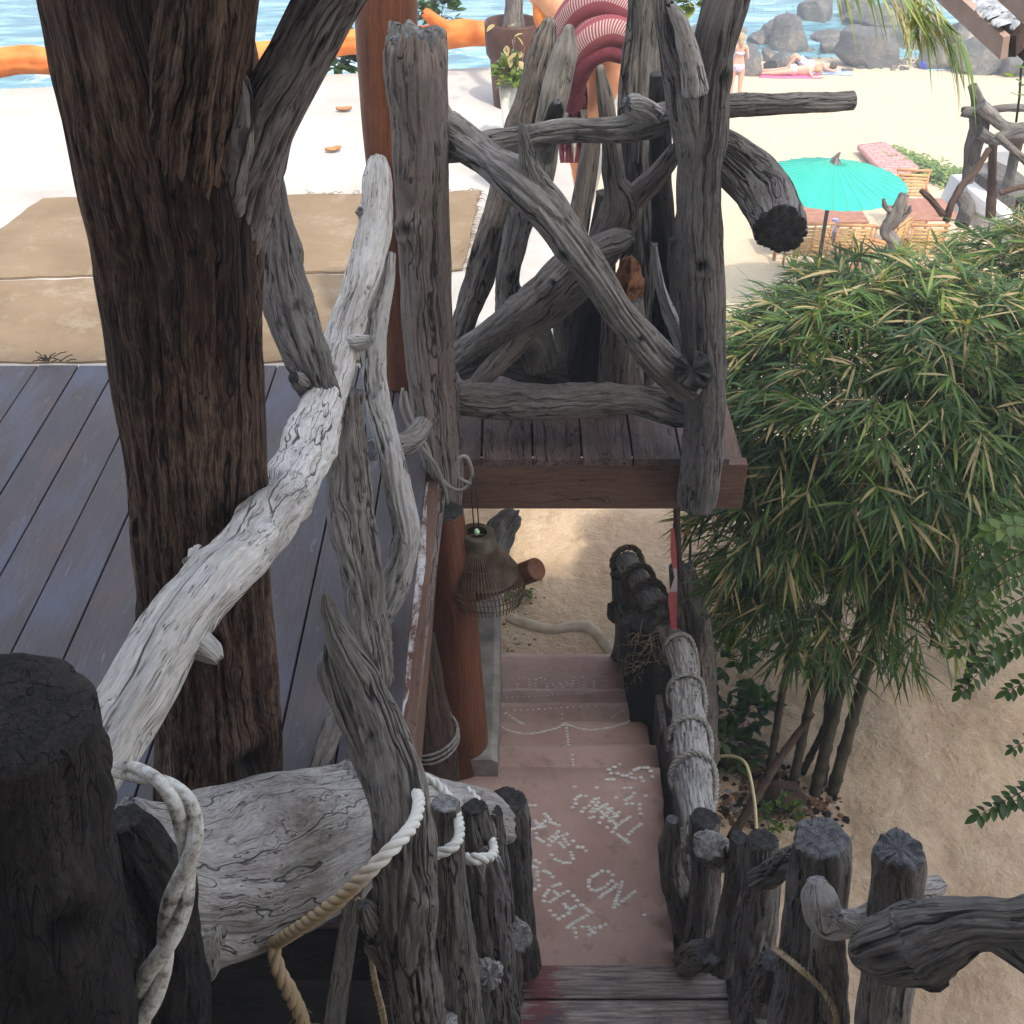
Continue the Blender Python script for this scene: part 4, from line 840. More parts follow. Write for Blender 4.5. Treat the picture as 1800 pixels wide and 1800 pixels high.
log('log_end', 'rough dark knotted root at the foot of the first fence posts', 'log end', [(1205, 1690, 2.62, 50), (1230, 1680, 2.5, 60), (1250, 1672, 2.45, 50)], 'mid', 'pale log ends between the fence posts', seg=44, rough=.35)
log('log_end', 'short crooked branch joining the split-topped post to the thickest post', 'log end', [(1330, 1550, 2.3, 40), (1365, 1530, 2.24, 44), (1395, 1510, 2.16, 46), (1420, 1500, 2.08, 40)], 'dark', 'pale log ends between the fence posts', seg=44, rough=.3)

# ================================================================ ROPES
def twist_rope():
    """broad weathered painted rope"""
    mb = MB(); W = conv([(196, 1352, 1.38, 26), (240, 1358, 1.36, 36), (290, 1378, 1.33, 44), (325, 1425, 1.3, 50), (332, 1490, 1.27, 52), (318, 1560, 1.24, 52), (300, 1630, 1.21, 54), (272, 1710, 1.18, 56), (240, 1800, 1.15, 60), (205, 1900, 1.12, 60)])
    rope(mb, W, strands=2, pitch=9, seg=20, seed=2)
    m, nt, b = new_mat('weathered_white_rope'); q = NB(nt); g = q.n('ShaderNodeAttribute', attribute_name='grain').outputs['Vector']
    n = q.noise(g, 38, 6, .7); f = q.noise(q.scale(g, (1, 1, .12)), 300, 4)
    col = q.ramp(n, [(.36, (.10, .085, .07)), (.46, (.36, .33, .28)), (.6, (.58, .57, .52))]); link(m, col, b, 'Base Color'); b.inputs['Roughness'].default_value = .9
    link(m, q.bump(q.math('ADD', n, f), .5, .004), b, 'Normal')
    tag(mb.build('twisted_rope', m), 'thick twisted dirty-white rope hanging over the big log by the dark stump', 'rope')
twist_rope()
mb = MB()
rope(mb, conv([(690, 1380, 1.97, 17), (722, 1388, 1.84, 20), (736, 1405, 1.72, 22), (728, 1445, 1.62, 24), (700, 1480, 1.55, 26), (650, 1530, 1.5, 27), (600, 1578, 1.5, 27), (550, 1615, 1.52, 27), (500, 1648, 1.56, 26), (478, 1662, 1.62, 26)]), seed=3)
rope(mb, conv([(480, 1655, 1.6, 24), (488, 1700, 1.56, 26), (510, 1745, 1.54, 29), (530, 1790, 1.53, 26), (545, 1850, 1.52, 19)]), seed=4, fray=26)
m_rw, nt_, b_ = new_mat('white_to_tan_rope'); q = NB(nt_); tc = q.n('ShaderNodeTexCoord').outputs['Object']
xx = q.n('ShaderNodeSeparateXYZ', i_0=tc).outputs[0]
n = q.noise(tc, 30, 4)
fac = q.ramp(q.math('ADD', q.math('MULTIPLY', xx, -1.8), q.math('MULTIPLY', n, .25)), [(.56, 0), (.70, 1)])
link(m_rw, q.mix(fac, (.62, .60, .54), (.42, .31, .18)), b_, 'Base Color'); b_.inputs['Roughness'].default_value = .9
g = q.n('ShaderNodeAttribute', attribute_name='grain').outputs['Vector']; link(m_rw, q.bump(q.noise(q.scale(g, (1, 1, .2)), 500, 3), .6, .003), b_, 'Normal')
tag(mb.build('braided_rope', m_rw), 'white rope turning tan with a frayed end, tied round the pointed snag', 'rope')
GR = 'ropes looped over the balusters'
ropeobj('looped_rope', 'dirty-white rope hooked over the pale flat-topped baluster', [(735, 1362, 2.12, 15), (770, 1380, 2.1, 18), (796, 1415, 2.04, 18), (808, 1455, 1.93, 19), (800, 1485, 1.86, 20), (772, 1500, 1.84, 20), (740, 1512, 1.84, 19), (722, 1525, 1.88, 16)], m_ropew, GR, seed=5)
mb = MB(); rope(mb, conv([(822, 1388, 2.42, 14), (842, 1412, 2.36, 15), (856, 1455, 2.24, 16), (868, 1490, 2.12, 16), (862, 1506, 2.06, 18), (838, 1510, 2.03, 22), (812, 1508, 2.06, 20)]), seed=6, fray=60)
tag(mb.build('looped_rope', m_ropew), 'thinner rope with a fuzzy mossy patch looped over the leaning split baluster', 'rope', GR)
ropeobj('looped_rope', 'short bit of rope showing between the pointed snag and the big log', [(632, 1352, 2.18, 13), (648, 1356, 2.12, 14), (660, 1368, 2.06, 14)], m_ropew, GR, seed=7)
ropeobj('loose_rope', 'thin frayed brown rope dangling left of the pointed snag', [(628, 1580, 1.74, 12), (646, 1620, 1.72, 12), (652, 1680, 1.7, 10), (660, 1730, 1.68, 12), (674, 1790, 1.66, 12), (680, 1860, 1.66, 10)], m_ropet, seed=8, fray=24)
ropeobj('loose_rope', 'thin grey rope curling round the farthest baluster', [(878, 1640, 2.44, 8), (892, 1665, 2.4, 9), (903, 1695, 2.38, 9), (900, 1725, 2.38, 8)], m_rope, seed=9)
ropeobj('loose_rope', 'scruffy brown rope tied round the foot of the thickest fence post', [(1362, 1668, 2.02, 12), (1384, 1684, 1.92, 12), (1420, 1715, 1.83, 12), (1450, 1745, 1.8, 12), (1470, 1790, 1.78, 12), (1472, 1860, 1.78, 12)], m_ropet, seed=10, fray=20)
def cable(name, label, pts, r, mat, cat='cable', group=None):
    W = catmull(conv(pts), .01); mb = MB(); plain_tube(mb, [p for p, _ in W], r, 8); return tag(mb.build(name, mat), label, cat, group)
m_cable = simple('grey_cable', (.20, .18, .15), (.30, .27, .23), 20, .6, 0)
m_black = simple('black_cable', (.012, .012, .012), (.02, .02, .02), 20, .5, 0)
cable('cable', 'grey cable running down the ragged post and looping beside the lantern', [(712, 688, 4.16, 8), (722, 730, 4.13, 8), (750, 785, 4.1, 8), (768, 830, 4.08, 8), (795, 858, 4.06, 8), (818, 858, 4.05, 8), (830, 832, 4.04, 8), (820, 803, 4.04, 8), (806, 808, 4.04, 8), (806, 838, 4.04, 8), (828, 850, 4.04, 8)], .0075, m_cable, group='cables on the ragged post')
cable('cable', 'grey cable dropping past the deck corner to the left of the lantern', [(708, 682, 4.17, 8), (706, 720, 4.14, 8), (730, 770, 4.11, 8), (765, 815, 4.08, 8), (783, 860, 4.06, 8), (790, 905, 4.05, 8), (806, 950, 4.06, 8)], .0065, m_cable, group='cables on the ragged post')

# ================================================================ BAMBOO LANTERN
c0, t0 = P(838, 935, 4.0); s = t0 / F
lant = empty('bamboo_lantern', c0, 'bell-shaped bamboo rib lantern hanging from a black cord under the deck corner', 'lantern')
m_bam = simple('dark_bamboo', (.055, .032, .017), (.14, .09, .055), 20, .5, .2, 80)
m_olive = simple('olive_collar', (.045, .034, .020), (.095, .072, .045), 20, .5, .2, 80)
ax = Vector((-.05, -.05, -1)).normalized(); tilt = ax.to_track_quat('-Z', 'Y').to_matrix() @ Matrix.Rotation(0, 3, 'Z')
ax = (tilt @ Vector((0, 0, -1)))
prof = [(0, 30), (12, 31), (26, 32), (34, 35), (50, 43), (70, 57), (90, 68), (108, 73), (125, 71), (143, 64)]   # px below the top, px radius
U, V = tilt @ Vector((1, 0, 0)), tilt @ Vector((0, 1, 0))
tl = Vector((.16, 0, 0))
def LP(d, r, th): return c0 + ax * d * s * .98 + tl * (d * s) + (U * math.cos(th) + V * math.sin(th)) * r * s
mb = MB(); n = 36
vs = [LP(d, r, 2 * math.pi * k / n) for d, r in ((0, 18), (0, 29), (2, 31), (24, 32), (27, 33)) for k in range(n)]
mb.add(vs, [(i * n + k, i * n + (k + 1) % n, (i + 1) * n + (k + 1) % n, (i + 1) * n + k) for i in range(4) for k in range(n)]); mb.build('collar', m_olive, lant)
mb = MB()
for k in range(64):
    th = 2 * math.pi * k / 64
    plain_tube(mb, [LP(d, r, th) for d, r in prof[2:]], .0027, 5)
for d, r in ((58, 48), (100, 71), (112, 73), (128, 70)): plain_tube(mb, [LP(d, r + .8, 2 * math.pi * k / 48) for k in range(49)], .0025, 5)
mb.build('ribs', m_bam, lant)
mb = MB(); vs = [LP(d, r * .93, 2 * math.pi * k / n) for d, r in ((26, 31), (40, 38), (58, 49), (72, 57), (90, 67)) for k in range(n)]
mb.add(vs, [(i * n + k, i * n + (k + 1) % n, (i + 1) * n + (k + 1) % n, (i + 1) * n + k) for i in range(4) for k in range(n)]); mb.build('inner_sleeve', m_bam, lant)
m_bulb = simple('pale_green_bulb', (.45, .75, .40), (.6, .85, .5), 10, .3, 0)
mb = MB(); vs = [];
for i in range(7):
    for k in range(12): ph = math.pi * i / 6; vs.append(c0 + Vector((math.cos(k * math.pi / 6) * math.sin(ph) * .013, math.sin(k * math.pi / 6) * math.sin(ph) * .013, math.cos(ph) * .016)))
mb.add(vs, [(i * 12 + k, i * 12 + (k + 1) % 12, (i + 1) * 12 + (k + 1) % 12, (i + 1) * 12 + k) for i in range(6) for k in range(12)]); mb.build('lamp_holder', m_bulb, lant)
mb = MB()
for dx in (-4, 4):
    a, _ = P(831, 838, 4.03); b = c0 + Vector((dx * s, 0, 0)); plain_tube(mb, [a, a.lerp(b, .4) + Vector((dx * s * .8, 0, 0)), b], .003, 6)
mb.build('cord', m_black, lant)

# ================================================================ FOLIAGE
m_leaf, nt_, b_ = new_mat('bamboo_leaves'); q = NB(nt_)
tv = q.n('ShaderNodeAttribute', attribute_name='dark').outputs['Fac']
col = q.ramp(tv, [(0, (.030, .070, .018)), (.35, (.065, .13, .026)), (.6, (.13, .21, .038)), (.74, (.25, .31, .07)), (.80, (.33, .27, .11)), (1, (.46, .35, .19))])
link(m_leaf, col, b_, 'Base Color'); b_.inputs['Roughness'].default_value = .42; b_.inputs['Specular IOR Level'].default_value = .4
tr = q.n('ShaderNodeBsdfTranslucent'); nt_.links.new(q.mix(1.0, col, (1.5, 1.6, .5), 'MULTIPLY'), tr.inputs[0])
mx = q.n('ShaderNodeMixShader', i_0=.35); nt_.links.new(b_.outputs[0], mx.inputs[1]); nt_.links.new(tr.outputs[0], mx.inputs[2])
nt_.links.new(mx.outputs[0], nt_.nodes['Material Output'].inputs[0])
m_culm = simple('bamboo_culm', (.03, .026, .015), (.085, .07, .04), 14, .6, .4, 60)
def blade(mb, p, d, L, W, droop, tint, rs):
    d = d.normalized(); side = d.cross(Vector((0, 0, 1)));
    if side.length < .05: side = Vector((1, 0, 0))
    side = (side.normalized() + Vector((0, 0, rs.uniform(-.7, .7)))).normalized(); nrm = side.cross(d)
    vs = []; N = 4
    for i, wd in enumerate((.25, .9, 1.0, .55, 0)):
        u = i / N; c = p + d * (L * u) + Vector((0, 0, -droop * L * u * u))
        if wd == 0: vs.append(c)
        else: vs += [c - side * W * wd * .5, c - nrm * W * .12, c + side * W * wd * .5]
    fs = []
    for i in range(N - 1):
        a, b = i * 3, (i + 1) * 3; fs += [(a, a + 1, b + 1, b), (a + 1, a + 2, b + 2, b + 1)]
    a = (N - 1) * 3; fs += [(a, a + 1, a + 3 + 0), (a + 1, a + 2, a + 3)]
    mb.add(vs, fs, 0, None, [tint] * len(vs))
def cluster(mb, tw, p, out, rs, dry=.16, scale=1):
    out = out.normalized()
    yaw = Vector((-out.y, out.x, 0)) if math.hypot(out.x, out.y) > .1 else Vector((1, 0, 0)); yaw.normalize()
    n = rs.randrange(4, 12); base = rs.gauss(.30, .18)
    if tw is not None: plain_tube(tw, [p - out * .22 * scale + Vector((0, 0, -.05)), p - out * .08 * scale, p], .0018, 4)
    for k in range(n):
        a = (k - (n - 1) / 2) / n * rs.uniform(1.8, 2.6)
        d = out * math.cos(a) + yaw * math.sin(a) + Vector((0, 0, rs.uniform(-.45, .35)))
        t = rs.uniform(.80, 1) if rs.random() < dry else max(0, min(.74, base + rs.gauss(0, .12)))
        blade(mb, p + out * rs.uniform(-.04, .03), d, rs.uniform(.13, .27) * scale, rs.uniform(.009, .020) * scale, rs.uniform(.05, .4), t, rs)
def bamboo(name, label, ells, n, seed, culms, group=None, scale=1):
    rs = random.Random(seed); base = culms[0][0][0]; e = empty(name, base, label, 'bamboo', group); mb = MB(); tw = MB()
    tot = sum(w_ for *_, w_ in ells)
    for _ in range(n):
        x = rs.random() * tot
        for c, r, w_ in ells:
            x -= w_
            if x <= 0: break
        v = Vector((rs.gauss(0, 1), rs.gauss(0, 1), rs.gauss(0, 1))).normalized(); f = rs.uniform(.35, 1.0) ** .5 * (1 + .16 * noise.noise(v * 2.2 + Vector((seed, 0, 0))))
        p = Vector(c) + Vector((v.x * r[0], v.y * r[1], v.z * r[2])) * f
        if v.z < -.2 and rs.random() < .35: continue
        out = Vector((v.x, v.y, v.z * .5 - .25 + rs.uniform(-.4, .3))) + Vector((rs.uniform(-.6, .6), rs.uniform(-.6, .6), 0))
        cluster(mb, tw, p, out, rs, dry=.30 if rs.random() < .3 else .12, scale=scale)
    mb.build('foliage', m_leaf, e); tw.build('twigs', m_culm, e)
    for W in culms:
        W = [(Vector(p), r) for p, r in W]; pts = catmull(W, .03); cm = MB(); rr = []
        s_ = 0
        for i, (p, r) in enumerate(pts):
            s_ += .03; rr.append(r * (1.22 if (s_ % .17) < .03 else 1))
        plain_tube(cm, [p for p, _ in pts], rr, 10); cm.build('culm', m_culm, e)
    return e
def culm(px, py, top, r=.022, z=.1):
    b = PZ(px, py, z)[0]; top = Vector(top); m_ = b.lerp(top, .45) + Vector((random.uniform(-.08, .08), random.uniform(-.1, .05), .15))
    return [(b, r), (b.lerp(m_, .5) + Vector((0, 0, .1)), r * .9), (m_, r * .75), (top, r * .3)]
bamboo('bamboo_clump', 'dense green bamboo clump with dry tan leaves right of the steps', [((2.0, 5.5, 1.96), (1.02, 1.12, .82), 1.0), ((1.3, 5.0, 1.6), (.36, .5, .42), .12), ((1.85, 4.9, 1.2), (.75, .4, .45), .11)], 3300, 11,
    [culm(1350, 1370, (1.4, 5.0, 2.0)), culm(1392, 1385, (1.9, 5.2, 2.4), .026), culm(1432, 1395, (2.0, 5.6, 2.6), .034), culm(1462, 1398, (2.3, 5.4, 2.4), .034), culm(1445, 1380, (1.7, 5.8, 2.5), .028), culm(1410, 1360, (2.6, 5.6, 2.2), .02)])
bamboo('bamboo_clump', 'second bamboo clump reaching out of the right edge of the picture', [((3.25, 5.95, 2.15), (1.1, 1.15, .72), 1.0)], 1600, 12, [culm(1850, 1120, (3.1, 5.6, 2.3)), culm(1880, 1120, (3.5, 5.8, 2.4)), culm(1900, 1150, (3.3, 6.0, 2.4))])
log('leaning_cane', 'brown cane leaning diagonally in front of the bamboo stems', 'cane', [(1428, 1255, 4.6, 10), (1380, 1320, 4.35, 14), (1330, 1400, 4.1, 16), (1285, 1475, 3.9, 18)], 'brown', seg=16, groove=.02)
cable('curved_cane', 'pale bent cane arching out beside the handrail', [(1262, 1330, 4.0, 8), (1290, 1330, 3.95, 8), (1312, 1345, 3.85, 8), (1325, 1400, 3.7, 8), (1330, 1460, 3.55, 8)], .008, simple('pale_cane', (.45, .37, .2), (.55, .46, .28), 10, .6, 0), 'cane')

def oval(mb, p, d, L, W, tint, rs, fold=.15):
    d = d.normalized(); side = d.cross(Vector((rs.uniform(-.4, .4), rs.uniform(-.4, .4), 1))).normalized(); nrm = side.cross(d); vs = []; N = 6
    prof_ = (0, .62, .95, 1, .85, .5, 0)
    for i, wd in enumerate(prof_):
        u = i / N; c = p + d * L * u + Vector((0, 0, -.12 * L * u * u)); vs += [c - side * W * .5 * wd + nrm * W * fold * wd, c, c + side * W * .5 * wd + nrm * W * fold * wd]
    mb.add(vs, [(i * 3 + j, i * 3 + j + 1, (i + 1) * 3 + j + 1, (i + 1) * 3 + j) for i in range(N) for j in (0, 1)], 0, None, [tint] * len(vs))
def spray(mb, tw, pts, rs, L=.05, gap=.03, tint=.2):
    W = catmull(conv(pts), gap); pl = [p for p, _ in W]; plain_tube(tw, pl, [.004 * (1 - .7 * i / len(pl)) for i in range(len(pl))], 5)
    for i in range(1, len(pl)):
        t = (pl[i] - pl[i - 1]).normalized(); side = t.cross(Vector((0, -.5, 1))).normalized()
        for s_ in (-1, 1):
            u = i / len(pl); oval(mb, pl[i], side * s_ + t * .5 + Vector((0, 0, rs.uniform(-.25, .15))), L * rs.uniform(.75, 1.1) * (1.05 - .35 * u), L * .48, max(0, tint + rs.gauss(0, .09)), rs)
    oval(mb, pl[-1], (pl[-1] - pl[-2]), L, L * .45, tint, rs)
rs = random.Random(21)
ft = empty('feathery_tree', P(1900, 1300, 4.2)[0], 'small tree with feathery rows of oval leaves reaching in from the right edge', 'tree')
mb = MB(); tw = MB()
for st, L, t in [([(1880, 1100, 3.9, 8), (1800, 1130, 3.9, 6), (1740, 1165, 3.9, 6), (1690, 1215, 3.92, 4)], .075, .2), ([(1900, 1010, 4.0, 8), (1800, 1050, 4.0, 8), (1730, 1095, 4.0, 6), (1682, 1140, 4.02, 4)], .075, .28),
                 ([(1900, 930, 4.1, 8), (1820, 960, 4.1, 8), (1750, 1000, 4.1, 6), (1690, 1060, 4.12, 4)], .08, .4), ([(1900, 1150, 3.8, 8), (1840, 1180, 3.8, 6), (1772, 1215, 3.82, 4)], .07, .15),
                 ([(1900, 1330, 3.5, 8), (1840, 1370, 3.48, 6), (1790, 1395, 3.46, 6), (1722, 1432, 3.44, 4)], .075, .05), ([(1860, 1370, 3.5, 8), (1810, 1395, 3.47, 6), (1760, 1420, 3.45, 5)], .07, .05), ([(1860, 1290, 3.6, 6), (1810, 1300, 3.6, 5), (1782, 1316, 3.6, 4)], .05, .1),
                 ([(1900, 870, 4.2, 8), (1830, 900, 4.2, 8), (1770, 940, 4.2, 6), (1715, 990, 4.2, 4)], .085, .45), ([(1920, 1060, 3.85, 8), (1830, 1100, 3.85, 8), (1760, 1130, 3.86, 6), (1720, 1170, 3.88, 4)], .075, .25), ([(1880, 1000, 4.05, 8), (1800, 1010, 4.05, 8), (1740, 1040, 4.05, 6), (1700, 1080, 4.05, 4)], .075, .35), ([(1900, 950, 4.1, 8), (1830, 930, 4.1, 8), (1780, 925, 4.1, 6), (1742, 935, 4.1, 4)], .09, .5)]:
    spray(mb, tw, st, rs, L, .034, t)
mb.build('crown', m_leaf, ft); tw.build('twigs', m_culm, ft)
tb = MB(); bp = P(2000, 1500, 3.6)[0]; bp.z = .1; plain_tube(tb, [bp, bp + Vector((.05, .1, 1.2)), P(1960, 1130, 3.95)[0], P(1930, 950, 4.15)[0]], [.05, .04, .02, .01], 10)
for a, b in (((1930, 950, 4.15), (1900, 870, 4.2)), ((1960, 1130, 3.95), (1900, 1330, 3.5)), ((1960, 1130, 3.95), (1880, 1000, 4.05)), ((1960, 1130, 3.95), (1900, 1150, 3.8))): plain_tube(tb, [P(*a)[0], P(*b)[0]], .008, 6)
tb.build('trunk', m_culm, ft)
def shrub(name, label, centres, n, L, tint, seed, spread=.14, cat='plant', group=None):
    rs = random.Random(seed); base = centres[0]; e = empty(name, base, label, cat, group); mb = MB(); tw = MB()
    for c in centres:
        for _ in range(n // len(centres)):
            v = Vector((rs.gauss(0, 1), rs.gauss(0, 1), abs(rs.gauss(0, .8)))).normalized(); p = c + v * spread * rs.uniform(.4, 1)
            plain_tube(tw, [c, c.lerp(p, .6) + Vector((0, 0, .02)), p], .002, 4)
            for k in range(4): oval(mb, p, v + Vector((rs.uniform(-1, 1), rs.uniform(-1, 1), rs.uniform(-.4, .5))), L * rs.uniform(.6, 1.1), L * .45, max(0, min(1, tint + rs.gauss(0, .12))), rs)
    mb.build('foliage', m_leaf, e); tw.build('stems', m_culm, e); return e
shrub('leafy_plant', 'low broad-leaved plant growing behind the far stump by the handrail', [G(1262, 1160)[0] + Vector((0, 0, .35)), G(1275, 1210)[0] + Vector((0, 0, .25)), G(1290, 1150)[0] + Vector((0, 0, .2))], 60, .10, .35, 31, .17, group='low plants by the handrail')
shrub('leafy_plant', 'low dark broad-leaved plant between the handrail and the bamboo stems', [G(1290, 1290)[0] + Vector((0, 0, .2)), G(1330, 1300)[0] + Vector((0, 0, .2)), G(1280, 1350)[0] + Vector((0, 0, .15))], 60, .10, .15, 32, .17, group='low plants by the handrail')
shrub('leafy_plant', 'small green weeds at the foot of the bamboo behind the thickest post', [G(1370, 1450)[0] + Vector((0, 0, .1)), G(1340, 1460)[0] + Vector((0, 0, .1))], 30, .05, .45, 33, .12, group='low plants by the handrail')
shrub('leafy_plant', 'small green weed on the sand just beyond the lantern', [G(915, 1055)[0] + Vector((0, 0, .02))], 22, .04, .4, 34, .10, group='low plants by the handrail')
# husks on the ground
for i, (px, py, lb) in enumerate(((1290, 1345, 'old brown coconut husk lying beside the handrail'), (1372, 1415, 'reddish coconut husk half buried in the litter under the bamboo'))):
    p, t = G(px, py); mb = MB(); tube(mb, [(p + Vector((-.08, 0, .05)), .05), (p + Vector((-.03, 0, .07)), .085), (p + Vector((.04, 0, .07)), .085), (p + Vector((.1, 0, .05)), .04)], seg=28, rough=.15, groove=.15, ends=('point', 'point'), seed=i)
    tag(mb.build('coconut_husk', M['brown']), lb, 'coconut husk', 'coconut husks under the bamboo')

# ================================================================ TERRACE EDGE: ORANGE LOG, POTS, CUSHION
log('orange_log', 'long log painted bright orange lying along the seaward edge of the terrace', 'painted log',
    [(-90, 118, 9.75, 50), (-20, 112, 9.8, 46), (40, 104, 9.85, 48), (110, 108, 9.9, 44), (250, 104, 9.95, 44), (420, 98, 10.0, 44), (540, 92, 10.05, 44), (600, 76, 10.08, 42), (680, 70, 10.1, 40), (760, 66, 10.12, 42), (815, 58, 10.12, 48), (870, 60, 10.12, 40)], 'orange',
    limbs=[[(790, 58, 10.1, 34), (768, 40, 10.05, 24), (752, 26, 10.0, 20), (745, 20, 10.0, 14)]], seg=32, groove=.02, rough=.12, lump=.1)
m_pot = simple('dark_brown_glaze', (.045, .02, .014), (.10, .045, .03), 5, .5, .1, 20)
m_soil = simple('potting_soil', (.02, .015, .01), (.06, .04, .03), 40, 1, .6, 60)
m_potw = simple('cement_pot', (.40, .38, .32), (.58, .56, .50), 8, .85, .1, 30)
def lathe(mb, c, prof, n=40, square=0, mi=0):
    vs = []
    for r, z_ in prof:
        for k in range(n):
            th = 2 * math.pi * k / n; q_ = 1
            if square: q_ = 1 / max(abs(math.cos(th)), abs(math.sin(th))) ; q_ = 1 + (min(q_, 1.32) - 1) * square
            vs.append((c[0] + math.cos(th) * r * q_, c[1] + math.sin(th) * r * q_, c[2] + z_))
    m = len(prof)
    mb.add(vs, [(i * n + k, i * n + (k + 1) % n, (i + 1) * n + (k + 1) % n, (i + 1) * n + k) for i in range(m - 1) for k in range(n)] + [tuple((m - 1) * n + k for k in range(n))], mi)
p, t = P(902, 118, 9.25); pz = TZ
pe = empty('plant_pot', (p.x, 9.25, pz), 'big round dark brown pot holding a young tree near the sea edge', 'plant pot')
r = 48 * t / F; h_ = P(898, 36, 9.25)[0].z - pz
mb = MB(); lathe(mb, (p.x, 9.25, pz), [(r * .72, 0), (r * .80, h_ * .3), (r * .84, h_ * .55), (r * .98, h_ * .62), (r * 1.02, h_ * .8), (r * 1.04, h_ * .98), (r, h_), (r * .92, h_ * .98), (r * .9, h_ * .85)]); mb.build('pot', m_pot, pe)
mb = MB(); lathe(mb, (p.x, 9.25, pz + h_ * .86), [(r * .89, 0), (r * .5, .01), (.01, .015)]); mb.build('soil', m_soil, pe)
pt = empty('potted_tree', (p.x, 9.25, pz + h_ * .87), 'young tree with a swollen grey trunk growing in the brown pot', 'tree')
mb = MB(); tube(mb, [(Vector((p.x, 9.25, pz + h_ * .86)), .10), (Vector((p.x + .01, 9.25, pz + h_ + .12)), .07), (Vector((p.x, 9.25, pz + h_ + .5)), .05), (Vector((p.x + .03, 9.25, pz + h_ + 1.3)), .035)], seg=24, seed=5); mb.build('trunk', [M['mid'], M['mid']], pt)
rs = random.Random(3); mb = MB()
for _ in range(120):
    v = Vector((rs.gauss(0, .4), rs.gauss(0, .4), rs.uniform(-.1, .5))); oval(mb, Vector((p.x + .03, 9.25, pz + h_ + 1.3)) + v, v + Vector((0, 0, -.2)), .12, .05, .3, rs)
mb.build('crown', m_leaf, pt)
p, t = P(902, 238, 8.3)
wp = empty('white_planter', (p.x, 8.3, pz), 'tall tapered pale cement planter behind the pointed leaning post', 'planter')
htop = P(902, 148, 8.3)[0].z - pz; rt = 31 * t / F * .82
mb = MB(); lathe(mb, (p.x, 8.3, pz), [(rt * .55, 0), (rt, htop), (rt * .9, htop), (rt * .88, htop - .05)], 48, .8); mb.build('pot', m_potw, wp)
mb = MB(); lathe(mb, (p.x, 8.3, pz + htop - .05), [(rt * .88, 0), (.01, .01)], 48, .8); mb.build('soil', m_soil, wp)
shrub('flowering_plant', 'straggly plant with green lower leaves in the white planter', [Vector((p.x, 8.3, pz + htop + .02)), Vector((p.x - .04, 8.3, pz + htop + .06))], 46, .075, .62, 41, .13)
ob = bpy.data.objects['flowering_plant']; mb = MB(); rs = random.Random(8)
for k in range(7):
    a = Vector((p.x, 8.3, pz + htop)); b = a + Vector((rs.uniform(-.12, .16), rs.uniform(-.05, .05), rs.uniform(.2, .42))); plain_tube(mb, [a, a.lerp(b, .5) + Vector((.02, 0, .02)), b], .004, 5)
mb.build('bare_stems', M['mid'], ob)
mb = MB()
for k in range(9):
    c_ = Vector((p.x, 8.3, pz + htop)) + Vector((rs.uniform(-.15, .1), rs.uniform(-.06, .04), rs.uniform(.16, .4))); oval(mb, c_, Vector((rs.uniform(-1, 1), rs.uniform(-1, 0), rs.uniform(-1, .3))), .07, .045, .88, rs)
mb.build('dry_leaves', m_leaf, ob)
shrub('sea_edge_shrub', 'dark shrub below the orange log left of the roof pillar', [P(590, 112, 10.6)[0], P(610, 100, 10.6)[0]], 60, .16, .12, 42, .2, group='shrubs at the sea edge')
shrub('sea_edge_shrub', 'shrub of dark twigs and leaves just right of the roof pillar at the top', [P(762, 10, 10.9)[0], P(775, 35, 10.9)[0]], 60, .12, .2, 43, .25, group='shrubs at the sea edge')
shrub('sea_edge_shrub', 'bright green leaf sprig at the top edge between the forked posts', [P(1205, 5, 7.5)[0]], 24, .12, .62, 44, .14, group='shrubs at the sea edge')
# orange-painted bent trunk wearing a rolled cushion
log('painted_trunk', 'bulging orange-painted trunk bending down under the rolled maroon cushion', 'painted trunk',
    [(955, -60, 7.0, 100), (985, -20, 6.9, 110), (1030, 40, 6.7, 100), (1060, 90, 6.6, 76), (1062, 140, 6.55, 62), (1054, 190, 6.5, 44), (1046, 235, 6.48, 26), (1044, 260, 6.48, 14)], 'peach',
    limbs=[dict(pts=[(962, -40, 6.9, 60), (960, 20, 6.85, 50), (968, 60, 6.8, 36), (972, 95, 6.78, 20)], mat='orange'), dict(pts=[(1010, 240, 6.9, 40), (1012, 270, 6.9, 30), (1016, 300, 6.9, 22), (1018, 330, 6.9, 16)], mat='peach')], seg=44, groove=.01, rough=.04, lump=.06, ends=('cut', 'point'))
m_maroon = simple('maroon_cloth', (.10, .018, .025), (.17, .035, .045), 30, .9, .3, 200)
m_mauve = simple('faded_mauve_cloth', (.16, .06, .08), (.24, .10, .12), 30, .9, .3, 200)
m_emb, nt_, b_ = new_mat('embroidered_band'); q = NB(nt_); g = q.n('ShaderNodeAttribute', attribute_name='grain').outputs['Vector']; sp = q.n('ShaderNodeSeparateXYZ', i_0=g)
zz_ = q.math('ADD', q.math('MULTIPLY', sp.outputs[2], 90.0), q.math('MULTIPLY', q.math('ABSOLUTE', sp.outputs[0]), 26.0))
st = q.math('LESS_THAN', q.math('FRACT', zz_), .45)
bd = q.math('LESS_THAN', q.math('ABSOLUTE', q.math('SUBTRACT', q.math('ABSOLUTE', sp.outputs[0]), .045)), .026)
link(m_emb, q.mix(q.math('MULTIPLY', st, bd), (.20, .045, .055), (.40, .30, .27)), b_, 'Base Color'); b_.inputs['Roughness'].default_value = .95
cu = empty('rolled_cushion', P(1040, 60, 6.4)[0], 'maroon Thai cushion with white zigzag embroidery folded over the orange trunk', 'cushion')
